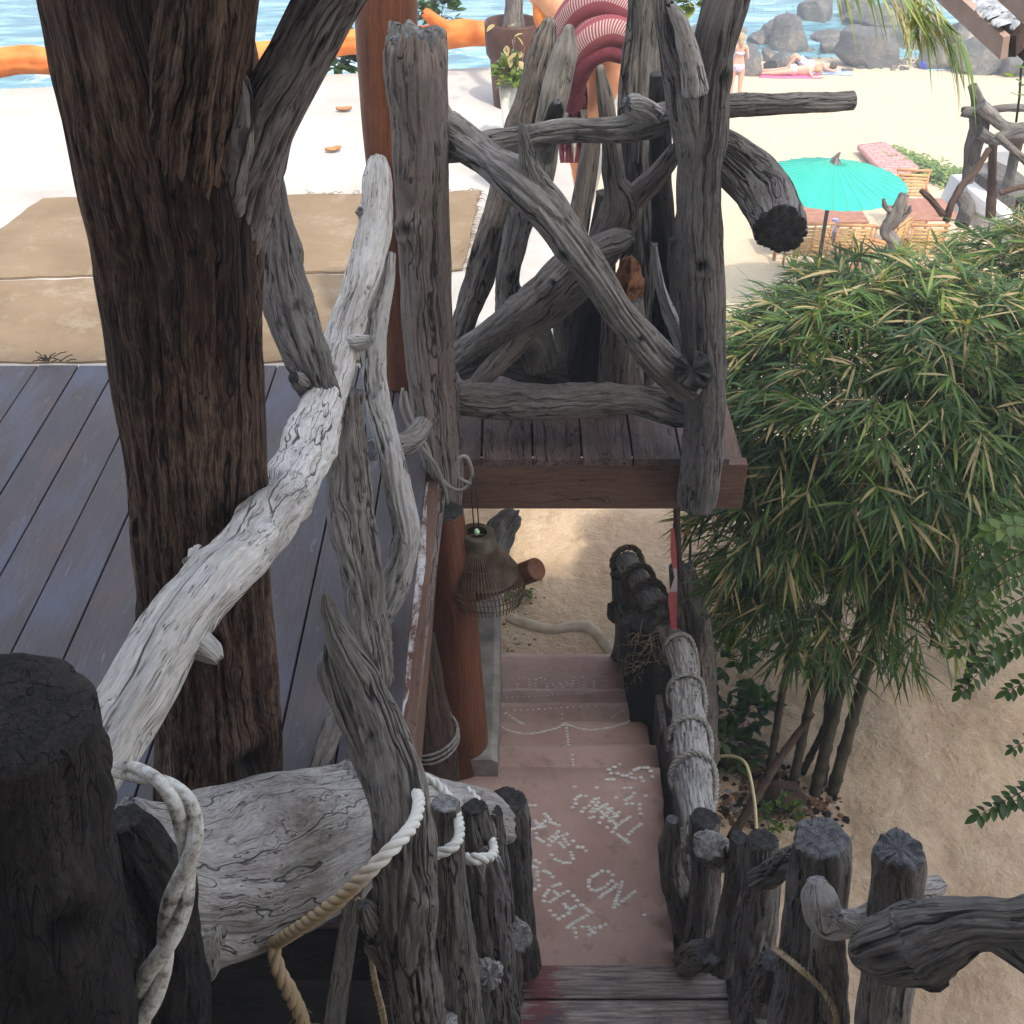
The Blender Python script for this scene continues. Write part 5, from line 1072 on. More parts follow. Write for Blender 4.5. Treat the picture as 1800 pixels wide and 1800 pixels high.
for pts, mt in (([(990, 95, 6.5, 52), (1000, 50, 6.45, 62), (1025, 14, 6.4, 64), (1060, 2, 6.38, 64), (1098, 16, 6.38, 60)], m_emb), ([(1008, 128, 6.4, 44), (1020, 92, 6.33, 54), (1045, 64, 6.3, 58), (1075, 54, 6.3, 58), (1104, 64, 6.3, 54)], m_emb),
                ([(1004, 108, 6.42, 24), (1016, 66, 6.36, 28), (1040, 38, 6.34, 26), (1072, 30, 6.34, 26), (1098, 44, 6.34, 26)], m_mauve), ([(1006, 180, 6.45, 42), (1013, 140, 6.36, 40), (1033, 106, 6.3, 38), (1065, 90, 6.28, 36), (1098, 96, 6.28, 34)], m_maroon)):
    mb = MB(); tube(mb, conv(pts), seg=32, rough=.03, groove=0, lump=.03, ends=('point', 'point')); mb.build('roll', [mt, mt], cu)
m_cream = simple('cream_cloth', (.42, .37, .29), (.52, .47, .38), 30, .9, .2, 200)
mb = MB()      # panel of triangles: a stuffed triangular pillow face
o3, t3 = P(1018, 210, 6.62); ux = Vector((1, 0, 0)); uy = Vector((0, sP * .35, 1)).normalized(); s3 = t3 / F; w3, h3 = 33 * s3, 70 * s3
def pan(u, v, d=0): return o3 + ux * (w3 * u) + uy * (h3 * v) + Vector((0, -.05 - d, 0))
for row in range(3):
    v0, v1 = 1 - row * .66, 1 - (row + 1) * .66
    for k in range(-2, 2):
        uu0, uu1 = k / 2, (k + 1) / 2; um = (uu0 + uu1) / 2
        mb.add([pan(uu0, v0), pan(uu1, v0), pan(um, v1), pan(um, (v0 + v1) / 2 + .08, .03)], [(0, 1, 3), (1, 2, 3), (2, 0, 3)], 0 if (row + k) % 2 else 1, smooth=False)
        mb.add([pan(uu0, v0), pan(um, v1), pan(uu0, v1), pan(uu0 + .1, (v0 + v1) / 2 - .1, .02)], [(0, 3, 1), (1, 3, 2), (2, 3, 0)], 1, smooth=False)
        mb.add([pan(uu1, v0), pan(um, v1), pan(uu1, v1), pan(uu1 - .1, (v0 + v1) / 2 - .1, .02)], [(0, 1, 3), (1, 2, 3), (2, 0, 3)], 1, smooth=False)
        mb.add([pan(um - .04, v0, .002), pan(um + .04, v0, .002), pan(um, v1, .035)], [(0, 1, 2)], 0, smooth=False)
mb.box(o3 + Vector((0, .03, 0)), (w3 * 2, .14, h3 * 1.95), mi=1)
mb.build('triangle_panel', [m_cream, m_maroon], cu)

# ================================================================ BEACH: UMBRELLA, CHAIRS, TABLES
m_teal, nt_, b_ = new_mat('teal_canvas'); q = NB(nt_)
g = q.n('ShaderNodeAttribute', attribute_name='grain').outputs['Vector']; n1 = q.noise(g, 3, 4)
link(m_teal, q.ramp(n1, [(.3, (.02, .40, .31)), (.7, (.035, .50, .40))]), b_, 'Base Color'); b_.inputs['Roughness'].default_value = .6
tr = q.n('ShaderNodeBsdfTranslucent'); tr.inputs[0].default_value = (.01, .42, .27, 1)
mx = q.n('ShaderNodeMixShader', i_0=.3); nt_.links.new(b_.outputs[0], mx.inputs[1]); nt_.links.new(tr.outputs[0], mx.inputs[2]); nt_.links.new(mx.outputs[0], nt_.nodes['Material Output'].inputs[0])
m_cane = simple('varnished_bamboo', (.30, .13, .045), (.50, .26, .10), 14, .45, .2, 60, stretch=(1, 1, 4))
m_canel = simple('light_bamboo_slats', (.42, .24, .09), (.58, .36, .15), 24, .5, .2, 60)
m_table = simple('red_brown_table_top', (.22, .085, .045), (.33, .145, .08), 10, .4, .1, 60)
UX, UY = 4.42, 15.9; ap = P(1468, 284, UY)[0]; UZ = ap.z; ug = zg(UX, UY)
um = empty('beach_umbrella', (ap.x, UY, ug), 'large round teal-green beach umbrella with radiating ribs over the bamboo chairs', 'umbrella')
mb = MB(); n = 144; RU = 1.02; vs = [(ap.x, UY, UZ)]; gr = [(0, 0, 0)]
for i in range(1, 13):
    f_ = i / 12
    for k in range(n):
        th = 2 * math.pi * k / n; sc = abs(math.cos(th * 16)); sag = (1 - sc) * .012 * f_
        vs.append((ap.x + math.cos(th) * RU * f_ * (1 - .006 * (1 - sc)), UY + math.sin(th) * RU * f_ * (1 - .006 * (1 - sc)), UZ - .30 * f_ ** 1.15 - sag)); gr.append((math.cos(th) * f_, math.sin(th) * f_, 0))
mb.add(vs, [(0, 1 + k, 1 + (k + 1) % n) for k in range(n)] + [(1 + i * n + k, 1 + (i + 1) * n + k, 1 + (i + 1) * n + (k + 1) % n, 1 + i * n + (k + 1) % n) for i in range(11) for k in range(n)], 0, gr, None, False)
o = mb.build('canopy', m_teal, um)
mb = MB()
for k in range(32):
    th = 2 * math.pi * (k + .5) / 32 + math.pi / 32
    plain_tube(mb, [Vector((ap.x + math.cos(th) * RU * f_, UY + math.sin(th) * RU * f_, UZ - .30 * f_ ** 1.15 + .004)) for f_ in (.06, .35, .7, 1.0)], .0045, 4)
m_teal2 = simple('teal_rib', (.05, .36, .26), (.08, .42, .32), 10, .6, 0); mb.build('ribs', m_teal2, um)
mb = MB(); plain_tube(mb, [Vector((ap.x, UY, ug - .2)), Vector((ap.x, UY, UZ - .02))], .028, 12); mb.build('pole', M['brown'], um)
mb = MB(); tube(mb, [(Vector((ap.x, UY, UZ - .03)), .09), (Vector((ap.x, UY, UZ + .03)), .055), (Vector((ap.x + .02, UY, UZ + .08)), .03), (Vector((ap.x + .05, UY, UZ + .13)), .012)], seg=16, rough=.3, seed=3); mb.build('cap', [M['grey'], M['grey']], um)
def chair(x, y, rot, label):
    z0 = zg(x, y); e = empty('bamboo_chair', (x, y, z0), label, 'chair', 'bamboo chairs round the beach tables'); Rm = Matrix.Rotation(rot, 3, 'Z')
    def T(v): return Vector((x, y, z0)) + Rm @ Vector(v)
    def rod(mb, a, b, r=.02): plain_tube(mb, [T(a), T(b)], r, 8)
    for sx in (-.26, .26):
        mb = MB(); rod(mb, (sx, -.22, 0), (sx, -.30, .93)); mb.build('leg', m_cane, e)
        mb = MB(); rod(mb, (sx, .24, 0), (sx, .24, .62)); mb.build('leg', m_cane, e)
        mb = MB(); rod(mb, (sx, -.27, .62), (sx, .28, .62), .024); mb.build('armrest', m_cane, e)
    mb = MB()
    for k in range(9): rod(mb, (-.24 + k * .06, -.24, .42), (-.24 + k * .06, .25, .42), .024)
    rod(mb, (-.27, .25, .40), (.27, .25, .40), .022); rod(mb, (-.27, -.24, .40), (.27, -.24, .40), .022); mb.build('seat', m_canel, e)
    mb = MB()
    for k in range(7):
        zq = .50 + k * .058; rod(mb, (-.24, -.255 - .07 * (zq - .4), zq), (.24, -.255 - .07 * (zq - .4), zq), .024)
    rod(mb, (0, -.29, .46), (0, -.325, .92), .014)
    mb.build('back_slats', m_canel, e)
    mb = MB(); rod(mb, (-.30, -.30, .93), (.30, -.30, .93), .026); mb.build('top_bar', m_cane, e)
    mb = MB(); rod(mb, (-.26, -.2, .2), (.26, -.2, .2), .016); mb.build('stretcher', m_cane, e); mb = MB(); rod(mb, (-.26, .24, .2), (.26, .24, .2), .016); mb.build('stretcher', m_cane, e)
chair(4.66, 17.6, .05, 'bamboo armchair left of the umbrella pole, its slatted back to the viewer')
chair(5.30, 17.55, -.05, 'bamboo armchair right of the umbrella pole, its slatted back to the viewer')
chair(6.45, 17.6, .0, 'bamboo armchair in front of the right-hand table, nearest the white parapet')
chair(7.0, 19.9, math.pi - .1, 'bamboo armchair beyond the right-hand table, facing the viewer beside the umbrella edge')
chair(5.86, 17.6, .9, 'bamboo armchair turned sideways half hidden behind the grey snag')
chair(4.7, 19.9, math.pi, 'bamboo armchair on the far side, hidden under the teal umbrella')
def table(x, y, label, w_=1.15, d_=.8):
    z0 = zg(x, y); e = empty('beach_table', (x, y, z0), label, 'table', 'red-brown tables on the beach')
    mb = MB()
    for k in range(5): mb.box((x, y - d_ / 2 + (k + .5) * d_ / 5, z0 + .72), (w_, d_ / 5 - .006, .03), axis=0)
    mb.build('tabletop', m_table, e, bevel=.004)
    for sx in (-1, 1):
        for sy_ in (-1, 1):
            mb = MB(); plain_tube(mb, [Vector((x + sx * (w_ / 2 - .06), y + sy_ * (d_ / 2 - .06), z0)), Vector((x + sx * (w_ / 2 - .06), y + sy_ * (d_ / 2 - .06), z0 + .71))], .03, 8); mb.build('leg', m_cane, e)
table(5.0, 18.5, 'red-brown table mostly hidden under the teal umbrella', 1.5)
table(6.86, 18.65, 'red-brown table to the right of the teal umbrella', 1.15, .95)
for i, (px, py, D) in enumerate(((1397, 412, 17.4), (1466, 402, 17.4))):
    p, t = P(px, py, D); mb = MB(); mb.box(p, (.10, .06, .34)); m_blue = simple('blue_cloth' + str(i), (.05, .06, .25), (.55, .5, .6), 30, .9, 0)
    tag(mb.build('blue_cloth', m_blue, bevel=.02), ('blue patterned cloth hanging on the left side of the first bamboo chair', 'blue patterned cloth hanging between the two front bamboo chairs')[i], 'cloth')
# pink matting and beach vine
m_tile, nt_, b_ = new_mat('pink_matting'); q = NB(nt_); tc = q.n('ShaderNodeTexCoord').outputs['Object']
bk = q.n('ShaderNodeTexBrick', i_Vector=tc, i_Scale=1.0); bk.inputs['Color1'].default_value = (.55, .28, .24, 1); bk.inputs['Color2'].default_value = (.48, .22, .2, 1); bk.inputs['Mortar'].default_value = (.25, .12, .11, 1)
bk.inputs['Brick Width'].default_value = .3; bk.inputs['Row Height'].default_value = .15; bk.inputs['Mortar Size'].default_value = .018
link(m_tile, bk.outputs[0], b_, 'Base Color'); b_.inputs['Roughness'].default_value = .9
mb = MB(); cs = [G(1505, 272)[0], G(1552, 266)[0], G(1612, 312)[0], G(1560, 330)[0]]; N = 16; vs = []
for i in range(N + 1):
    for j in range(N + 1):
        v = cs[0].lerp(cs[1], i / N).lerp(cs[3].lerp(cs[2], i / N), j / N); v.z = zg(v.x, v.y) + .10; vs.append(v)
mb.add(vs, [(i * (N + 1) + j, (i + 1) * (N + 1) + j, (i + 1) * (N + 1) + j + 1, i * (N + 1) + j + 1) for i in range(N) for j in range(N)]); o = mb.build('pink_mat', m_tile); sm_ = o.modifiers.new('s', 'SOLIDIFY'); sm_.thickness = .1; tag(o, 'pink tiled strip on the sand behind the umbrella', 'paving')
rs = random.Random(51); mb = MB()
for _ in range(2600):
    u = rs.random(); px = 1560 + 130 * u + rs.gauss(0, 10); py = 276 + 48 * u + rs.uniform(-10, 16) ; p, t = G(px, py)
    p.z += rs.uniform(.02, .22) * (1 - abs(rs.gauss(0, .3))); a = rs.random() * 6.28
    oval(mb, p, Vector((math.cos(a), math.sin(a), rs.uniform(-.2, .6))), rs.uniform(.06, .12), .07, rs.uniform(.5, .74), rs, .05)
tag(mb.build('beach_vine', m_leaf), 'patch of bright green creeping vine on the sand beyond the umbrella', 'ground cover', kind='stuff')

# ================================================================ ROCKS
m_rock, nt_, b_ = new_mat('beach_granite'); q = NB(nt_); tc = q.n('ShaderNodeTexCoord').outputs['Object']
rnd = q.n('ShaderNodeObjectInfo').outputs['Random']
n1 = q.noise(tc, .9, 6, .7); n2 = q.noise(tc, 7, 6, .75); zc_ = q.n('ShaderNodeSeparateXYZ', i_0=tc).outputs[2]
col = q.ramp(n1, [(.38, (.05, .052, .05)), (.5, (.12, .11, .095)), (.62, (.30, .24, .165))]); col = q.mix(q.ramp(n2, [(.4, .55), (.6, 0)]), col, (.10, .10, .095)); col = q.mix(q.ramp(n2, [(.58, 0), (.75, .5)]), col, (.5, .45, .36))
link(m_rock, q.mix(q.math('MULTIPLY', rnd, .6), col, (.095, .10, .10)), b_, 'Base Color'); b_.inputs['Roughness'].default_value = .9
link(m_rock, q.bump(q.math('ADD', n2, n1), .8, .12), b_, 'Normal')
def rock_mesh(seed, cx, cy, cz, rx_, ry, rz, name, mat, label=None, group=None, box=0.0, sub=4, rot=0):
    import bmesh
    bm = bmesh.new(); bmesh.ops.create_icosphere(bm, subdivisions=sub, radius=1); me = bpy.data.meshes.new(name)
    rsd = random.Random(seed); planes = [(Vector((rsd.gauss(0, 1), rsd.gauss(0, 1), rsd.gauss(0, .7))).normalized(), rsd.uniform(.5, .85)) for _ in range(13)]
    if box: planes += [(Vector((0, 0, 1)), .7), (Vector((1, .1, 0)).normalized(), .75), (Vector((-1, .1, 0)).normalized(), .75), (Vector((0, -1, .1)).normalized(), .7)]
    Rm = Matrix.Rotation(rot, 3, 'Z')
    for v in bm.verts:
        c = v.co.copy()
        for nrm, d in planes:
            k = c.dot(nrm) - d
            if k > 0: c -= nrm * k * .97
        c *= 1 + .10 * noise.noise(c * 1.7 + Vector((seed, 0, 0))) + .05 * noise.noise(c * 5 + Vector((seed, 3, 0))) + .02 * noise.noise(c * 14)
        c = Rm @ Vector((c.x * rx_, c.y * ry, c.z * rz)); v.co = c
    for f in bm.faces: f.smooth = True
    bm.to_mesh(me); bm.free(); me.materials.append(mat); o = bpy.data.objects.new(name, me); C.objects.link(o); o.location = (cx, cy, cz)
    return tag(o, label, 'rock', group)
rocks = [   # px, base py, w, h px, boxy, label
 (1384, 97, 74, 72, 0, 'tall tan-sided boulder just behind the two sunbathers'),
 (1362, 84, 62, 56, 0, 'dark boulder peeping out behind the tall tan-sided one'),
 (1528, 120, 118, 80, 1, 'big flat-topped blackish block of rock standing on the sand'),
 (1436, 44, 96, 60, 0, 'broad dark boulder out in the water at the top'),
 (1458, 82, 66, 28, 0, 'low dark slab leaning in the gap left of the flat-topped block'),
 (1462, 100, 54, 34, 0, 'angular grey boulder touching the left of the flat-topped block'),
 (1352, 108, 34, 26, 0, 'small dark rock at the left foot of the tan-sided boulder'),
 (1377, 124, 58, 34, 0, 'smooth grey rock right beside the sunbathers bag'),
 (1320, 134, 54, 46, 0, 'pale grey rock beside the standing woman'),
 (1314, 104, 40, 26, 0, 'rounded grey rock above the pale one beside the standing woman'),
 (1420, 96, 34, 14, 0, 'flat brown rock under the right side of the tan-sided boulder'),
 (1335, 84, 50, 30, 0, 'long dark rock sloping towards the woman from the tan boulder'),
 (1722, 132, 104, 74, 0, 'large pale sunlit boulder at the right under the roof corner'),
 (1654, 122, 84, 50, 0, 'low grey boulder behind the blue bag'),
 (1790, 136, 80, 62, 0, 'pale boulder at the right edge of the picture'),
 (1560, 60, 140, 40, 0, 'long dark reef rock behind the flat-topped block'),
 (1600, 92, 80, 44, 0, 'dark boulder between the flat-topped block and the palm leaves'),
 (1640, 78, 90, 50, 0, 'dark rounded boulder behind the hanging palm leaves'),
 (1700, 84, 80, 50, 0, 'grey boulder behind the large pale one, under the thatch'),
 (1500, 40, 60, 44, 0, 'dark boulder splashed by foam left of the reef rock'),
 (1510, 22, 80, 40, 0, 'dark sea rock at the top edge left of the palm leaves'),
 (1590, 24, 90, 50, 0, 'dark sea rock at the top edge behind the palm leaves'),
 (1240, 80, 70, 34, 0, 'low rock in the shallows seen between the forked posts'),
 (1195, 92, 50, 28, 0, 'small rock in the shallows seen left of the right post'),
 (1300, 62, 46, 16, 0, 'flat wet rock in the shallows above the standing woman'),
 (1405, 116, 60, 10, 0, 'thin pale ledge of stone in the sand behind the man'),
]
for i, (px, py, w_, h_, bx_, lb) in enumerate(rocks):
    p, t = G(px, py)
    if p.z < SEA: p, t = PZ(px, py, SEA - .1)
    rw = w_ * .5 * t / F * 1.12; rh = h_ * t / F * .62
    rock_mesh(100 + i, p.x, p.y + rw * .55, p.z + rh * .45, rw * (1.15 if bx_ else 1), rw * .8, rh, 'boulder', m_rock, lb, 'boulders at the end of the beach', bx_, 4, (random.random() - .5) * .5)
rs = random.Random(77)
mb = MB()
for k in range(150):
    px = rs.uniform(1290, 1800); py = rs.uniform(92, 126) - (8 if px > 1600 else 0) ; p, t = G(px, py)
    if 1340 < px < 1460 and py > 108: continue
    r_ = rs.uniform(.05, .16); a = rs.random() * 6
    vs = [p + Vector((math.cos(a + q_ * 1.05) * r_ * rs.uniform(.7, 1.2), math.sin(a + q_ * 1.05) * r_ * rs.uniform(.7, 1.2), -.02)) for q_ in range(6)] + [p + Vector((math.cos(a + q_ * 1.05) * r_ * .6, math.sin(a + q_ * 1.05) * r_ * .6, r_ * .6)) for q_ in range(6)]
    mb.add(vs, [(q_, (q_ + 1) % 6, 6 + (q_ + 1) % 6, 6 + q_) for q_ in range(6)] + [tuple(range(6, 12))], smooth=False)
tag(mb.build('beach_stones', m_rock), 'loose stones scattered at the foot of the boulders', 'stones', kind='stuff')

# ================================================================ PEOPLE
def skin_body(name, mat, verts, edges, radii, root, loc, rot, sub=2, parent=None):
    me = bpy.data.meshes.new(name); me.from_pydata([tuple(v) for v in verts], edges, []); o = bpy.data.objects.new(name, me); C.objects.link(o)
    md = o.modifiers.new('skin', 'SKIN')
    for i, r_ in enumerate(radii):
        r_ = r_ if isinstance(r_, tuple) else (r_, r_); me.skin_vertices[0].data[i].radius = r_
    me.skin_vertices[0].data[root].use_root = True; md.use_smooth_shade = True
    o.modifiers.new('sub', 'SUBSURF').levels = sub; o.modifiers['sub'].render_levels = sub
    bpy.context.view_layer.update(); dg = bpy.context.evaluated_depsgraph_get(); nm = bpy.data.meshes.new_from_object(o.evaluated_get(dg))
    bpy.data.objects.remove(o); nm.materials.clear(); nm.materials.append(mat); o = bpy.data.objects.new(name, nm); C.objects.link(o)
    for p_ in nm.polygons: p_.use_smooth = True
    o.location = loc; o.rotation_euler = rot
    return o
m_skin = simple('tanned_skin', (.50, .26, .17), (.58, .32, .22), 4, .5, 0)
m_hairb = simple('blonde_hair', (.30, .19, .08), (.42, .29, .14), 30, .7, .4, 120)
m_haird = simple('brown_hair', (.05, .03, .02), (.09, .055, .035), 30, .7, .4, 120)
m_bik = simple('purple_white_print', (.30, .15, .35), (.75, .7, .78), 40, .8, 0)
m_short = simple('blue_white_print', (.30, .33, .50), (.75, .74, .80), 26, .8, 0)
m_pinkt = simple('pink_towel', (.62, .09, .22), (.72, .16, .30), 10, .95, .3, 60)
m_bluet = simple('blue_striped_towel', (.10, .16, .42), (.55, .6, .72), 6, .95, .3, 60, stretch=(1, 6, 1))
def ell(mb, c, r, n=14, mi=0, Rm=None):
    vs = []
    for i in range(n + 1):
        for k in range(n * 2):
            ph = math.pi * i / n; th = math.pi * k / n; v = Vector((math.cos(th) * math.sin(ph) * r[0], math.sin(th) * math.sin(ph) * r[1], math.cos(ph) * r[2]))
            vs.append(Vector(c) + (Rm @ v if Rm else v))
    m = n * 2; mb.add(vs, [(i * m + k, i * m + (k + 1) % m, (i + 1) * m + (k + 1) % m, (i + 1) * m + k) for i in range(n) for k in range(m)], mi)
def child(o, parent, M_): o.parent = parent; o.matrix_parent_inverse = Matrix(); return o
# standing woman, back to the viewer
f_, t = G(1290, 182); hgt = 1.66
V_ = [(0, 0, .95), (0, .01, 1.12), (0, 0, 1.30), (0, 0, 1.42), (0, .01, 1.50), (0, .0, 1.62), (-.11, 0, .86), (-.11, .01, .48), (-.105, .03, .09), (-.105, -.10, .03), (.11, 0, .86), (.12, .01, .48), (.12, .03, .09), (.12, -.10, .03),
      (-.17, 0, 1.38), (-.24, .0, 1.12), (-.19, -.16, 1.0), (-.13, -.2, 1.03), (.17, 0, 1.38), (.24, .02, 1.12), (.22, -.1, .9), (.21, -.14, .82)]
E_ = [(0, 1), (1, 2), (2, 3), (3, 4), (4, 5), (0, 6), (6, 7), (7, 8), (8, 9), (0, 10), (10, 11), (11, 12), (12, 13), (3, 14), (14, 15), (15, 16), (16, 17), (3, 18), (18, 19), (19, 20), (20, 21)]
Rr = [(.16, .11), (.12, .09), (.14, .09), (.12, .07), .05, .085, .095, .06, .04, (.04, .035), .095, .06, .04, (.04, .035), .05, .038, .028, .025, .05, .038, .028, .025]
V_ = [(-x_, -y_, z_) for x_, y_, z_ in V_]
wm = skin_body('person', m_skin, V_, E_, Rr, 0, (f_.x, f_.y, f_.z), (0, 0, .15))
tag(wm, 'blonde person in a small printed bikini standing with their back to the viewer', 'person')
mb = MB(); ell(mb, (0, -.025, 1.60), (.10, .115, .125)); ell(mb, (0, -.10, 1.50), (.055, .05, .13)); child(mb.build('hair', m_hairb), wm, 0)
mb = MB(); tube(mb, [(Vector((0, 0, .84)), .17), (Vector((0, 0, .92)), .195), (Vector((0, 0, .97)), .18)], seg=28, rough=0, groove=0, lump=0, flat=.82, endmi=0); child(mb.build('bikini_bottom', m_bik), wm, 0)
mb = MB(); tube(mb, [(Vector((0, 0, 1.235)), .160), (Vector((0, 0, 1.26)), .160)], seg=28, rough=0, groove=0, lump=0, flat=.78, endmi=0, step=.02); child(mb.build('bikini_string', m_bik), wm, 0)
def lying(label, px, py, rotz, prone, hair, extra):
    p, t = G(px, py); h_ = .13
    Vl = [(0, 0, h_), (.16, 0, h_ + .01), (.34, 0, h_ + .01), (.46, 0, h_ + .02), (.54, 0, h_ + .03), (.64, 0, h_ + .03)]
    if prone:
        legs = [(-.08, -.1, h_), (-.48, -.13, .08), (-.84, -.12, .06), (-.95, -.12, .04), (-.08, .1, h_), (-.48, .12, .08), (-.84, .14, .06), (-.95, .14, .04)]
        arms = [(.44, -.17, .12), (.52, -.34, .06), (.74, -.30, .05), (.83, -.26, .05), (.44, .17, .12), (.56, .34, .06), (.78, .24, .05), (.86, .20, .05)]
    else:
        legs = [(-.08, -.1, h_), (-.38, -.12, .44), (-.62, -.13, .1), (-.72, -.13, .05), (-.08, .1, h_), (-.40, .14, .42), (-.66, .16, .1), (-.76, .16, .05)]
        arms = [(.44, -.17, .13), (.62, -.34, .12), (.76, -.14, .10), (.78, -.06, .10), (.44, .17, .13), (.60, .34, .12), (.76, .16, .10), (.78, .08, .10)]
    Vl += legs + arms
    El = [(0, 1), (1, 2), (2, 3), (3, 4), (4, 5), (0, 6), (6, 7), (7, 8), (8, 9), (0, 10), (10, 11), (11, 12), (12, 13), (3, 14), (14, 15), (15, 16), (16, 17), (3, 18), (18, 19), (19, 20), (20, 21)]
    Rl = [(.12, .16), (.09, .13), (.10, .16), (.08, .13), .055, .09, .09, .06, .04, .035, .09, .06, .04, .035, .05, .038, .03, .03, .05, .038, .03, .03]
    o = skin_body('person', m_skin, Vl, El, Rl, 0, (p.x, p.y, p.z + .03), (0, 0, rotz)); tag(o, label, 'person')
    mb = MB(); ell(mb, (.665, 0, h_ + (.05 if prone else .03)), (.12, .105, .10)); child(mb.build('hair', hair), o, 0)
    mb = MB()
    if prone: tube(mb, [(Vector((-.10, 0, h_ + .01)), .13), (Vector((.02, 0, h_ + .01)), .15), (Vector((.08, 0, h_ + .01)), .13)], seg=24, rough=0, groove=0, lump=0, endmi=0, flat=1.1); child(mb.build('bikini_bottom', m_bik), o, 0)
    else:
        tube(mb, [(Vector((-.02, 0, h_ + .01)), .165), (Vector((.12, 0, h_ + .01)), .15)], seg=24, rough=.05, groove=0, lump=0, endmi=0, flat=1.1)
        for sy_ in (-1, 1): tube(mb, [(Vector((-.02, .1 * sy_, h_)), .11), (Vector((-.26, .12 * sy_, .32)), .095)], seg=20, rough=.05, groove=0, lump=0, endmi=0)
        child(mb.build('shorts', m_short), o, 0)
    return p
p1 = lying('person lying face down on a pink towel on the beach', 1393, 134, -.12, True, m_hairb, None)
p2 = lying('person in pale blue printed shorts lying with knees up on a blue towel', 1420, 127, -.1, False, m_haird, None)
def towel(c, rot, L_, W_, mat, label):
    mb = MB(); N = 12; vs = []
    for i in range(N + 1):
        for j in range(N + 1):
            v = Matrix.Rotation(rot, 3, 'Z') @ Vector(((i / N - .5) * L_, (j / N - .5) * W_, 0)); x_, y_ = c.x + v.x, c.y + v.y
            vs.append((x_, y_, zg(x_, y_) + .02 + .012 * noise.noise(Vector((x_ * 5, y_ * 5, 0)))))
    mb.add(vs, [(i * (N + 1) + j, (i + 1) * (N + 1) + j, (i + 1) * (N + 1) + j + 1, i * (N + 1) + j + 1) for i in range(N) for j in range(N)]); o = mb.build('towel', mat); s_ = o.modifiers.new('s', 'SOLIDIFY'); s_.thickness = .012; tag(o, label, 'towel')
towel(p1 + Vector((-.1, -.02, 0)), -.12, 1.7, .8, m_pinkt, 'pink towel under the sunbather lying face down')
towel(p2 + Vector((.3, 0, 0)), -.1, 1.8, .8, m_bluet, 'blue striped towel under the sunbather with knees up')
for px, py, mt, lb, sz in ((1356, 122, M['black'], 'dark bag on the sand by the sunbathers feet', (.22, .14, .13)), (1379, 125, M['brown'], 'small brown bag between the two sunbathers', (.15, .1, .08)), (1632, 121, simple('bright_blue_bag', (.02, .06, .5), (.04, .10, .65), 8, .5, 0), 'bright blue bag on the sand in front of the low grey boulder', (.24, .16, .16))):
    p, t = G(px, py); mb = MB(); tube(mb, [(p + Vector((-sz[0], 0, sz[2] * .6)), sz[1] * .7), (p + Vector((-sz[0] * .3, 0, sz[2] * .8)), sz[1] * 1.1), (p + Vector((sz[0] * .4, 0, sz[2] * .8)), sz[1]), (p + Vector((sz[0], 0, sz[2] * .5)), sz[1] * .6)], seg=20, rough=.2, groove=0, endmi=0)
    tag(mb.build('beach_bag', mt), lb, 'bag')
p, t = G(1656, 122); towel(p, .1, .9, .35, simple('light_blue_cloth', (.25, .45, .7), (.4, .6, .8), 5, .9, 0), 'small light blue towel beside the bright blue bag')
bpy.data.objects['towel.002']['label'] = 'small light blue towel beside the bright blue bag'

# ================================================================ UPPER RIGHT: PALM LEAVES, THATCH CORNER, DRIFTWOOD SCREEN
pf = empty('palm_frond', P(1560, -60, 6.2)[0], 'hanging coconut palm frond with drooping narrow leaflets at the top right', 'palm frond')
mb = MB(); tw = MB(); rs = random.Random(61)
rach = [p for p, _ in catmull(conv([(1420, -110, 6.4, 8), (1490, -60, 6.3, 8), (1560, -30, 6.2, 8), (1620, 10, 6.1, 7), (1660, 40, 6.05, 6), (1688, 62, 6.0, 4)]), .03)]
plain_tube(tw, rach, [.014 * (1 - .75 * i / len(rach)) for i in range(len(rach))], 6)
for i in range(3, len(rach)):
    t_ = (rach[i] - rach[i - 1]).normalized()
    for s_ in (-1, 1):
        d = (t_ * rs.uniform(.5, 1.1) + Vector((.15 * s_, .3 * s_, -.55 if s_ > 0 else -.25))).normalized(); blade(mb, rach[i], d, rs.uniform(.22, .36), .016, rs.uniform(.3, .8), rs.choice((.45, .6, .7, .76, .86)), rs)
for k in range(46):     # long hanging leaflets
    a, _ = P(rs.uniform(1575, 1640), rs.uniform(-20, 25), 6.1 + rs.uniform(-.1, .1)); b, _ = P(1590 + rs.uniform(-5, 75), rs.uniform(60, 128), 6.05 + rs.uniform(-.15, .1))
    d = b - a; blade(mb, a, d, d.length, rs.uniform(.010, .018), .05, rs.choice((.55, .74, .86, .92, .97)), rs)
for k in range(30):
    a, _ = P(rs.uniform(1600, 1650), rs.uniform(-20, 30), 6.05); b, _ = P(rs.uniform(1660, 1712), rs.uniform(55, 120), 5.95 + rs.uniform(-.15, .1)); d = b - a; blade(mb, a, d, d.length, rs.uniform(.008, .015), .12, rs.choice((.5, .65, .74, .9)), rs)
for k in range(36):
    a, _ = P(1310 + k * 8 + rs.uniform(-4, 4), -40, 6.3); b, _ = P(1312 + k * 8.2 + rs.uniform(-4, 14), rs.uniform(4, 48), 6.3); d = b - a; blade(mb, a, d, d.length, .006, .03, rs.choice((.7, .85, .9)), rs)
mb.build('leaflets', m_leaf, pf); tw.build('midrib', m_culm, pf)
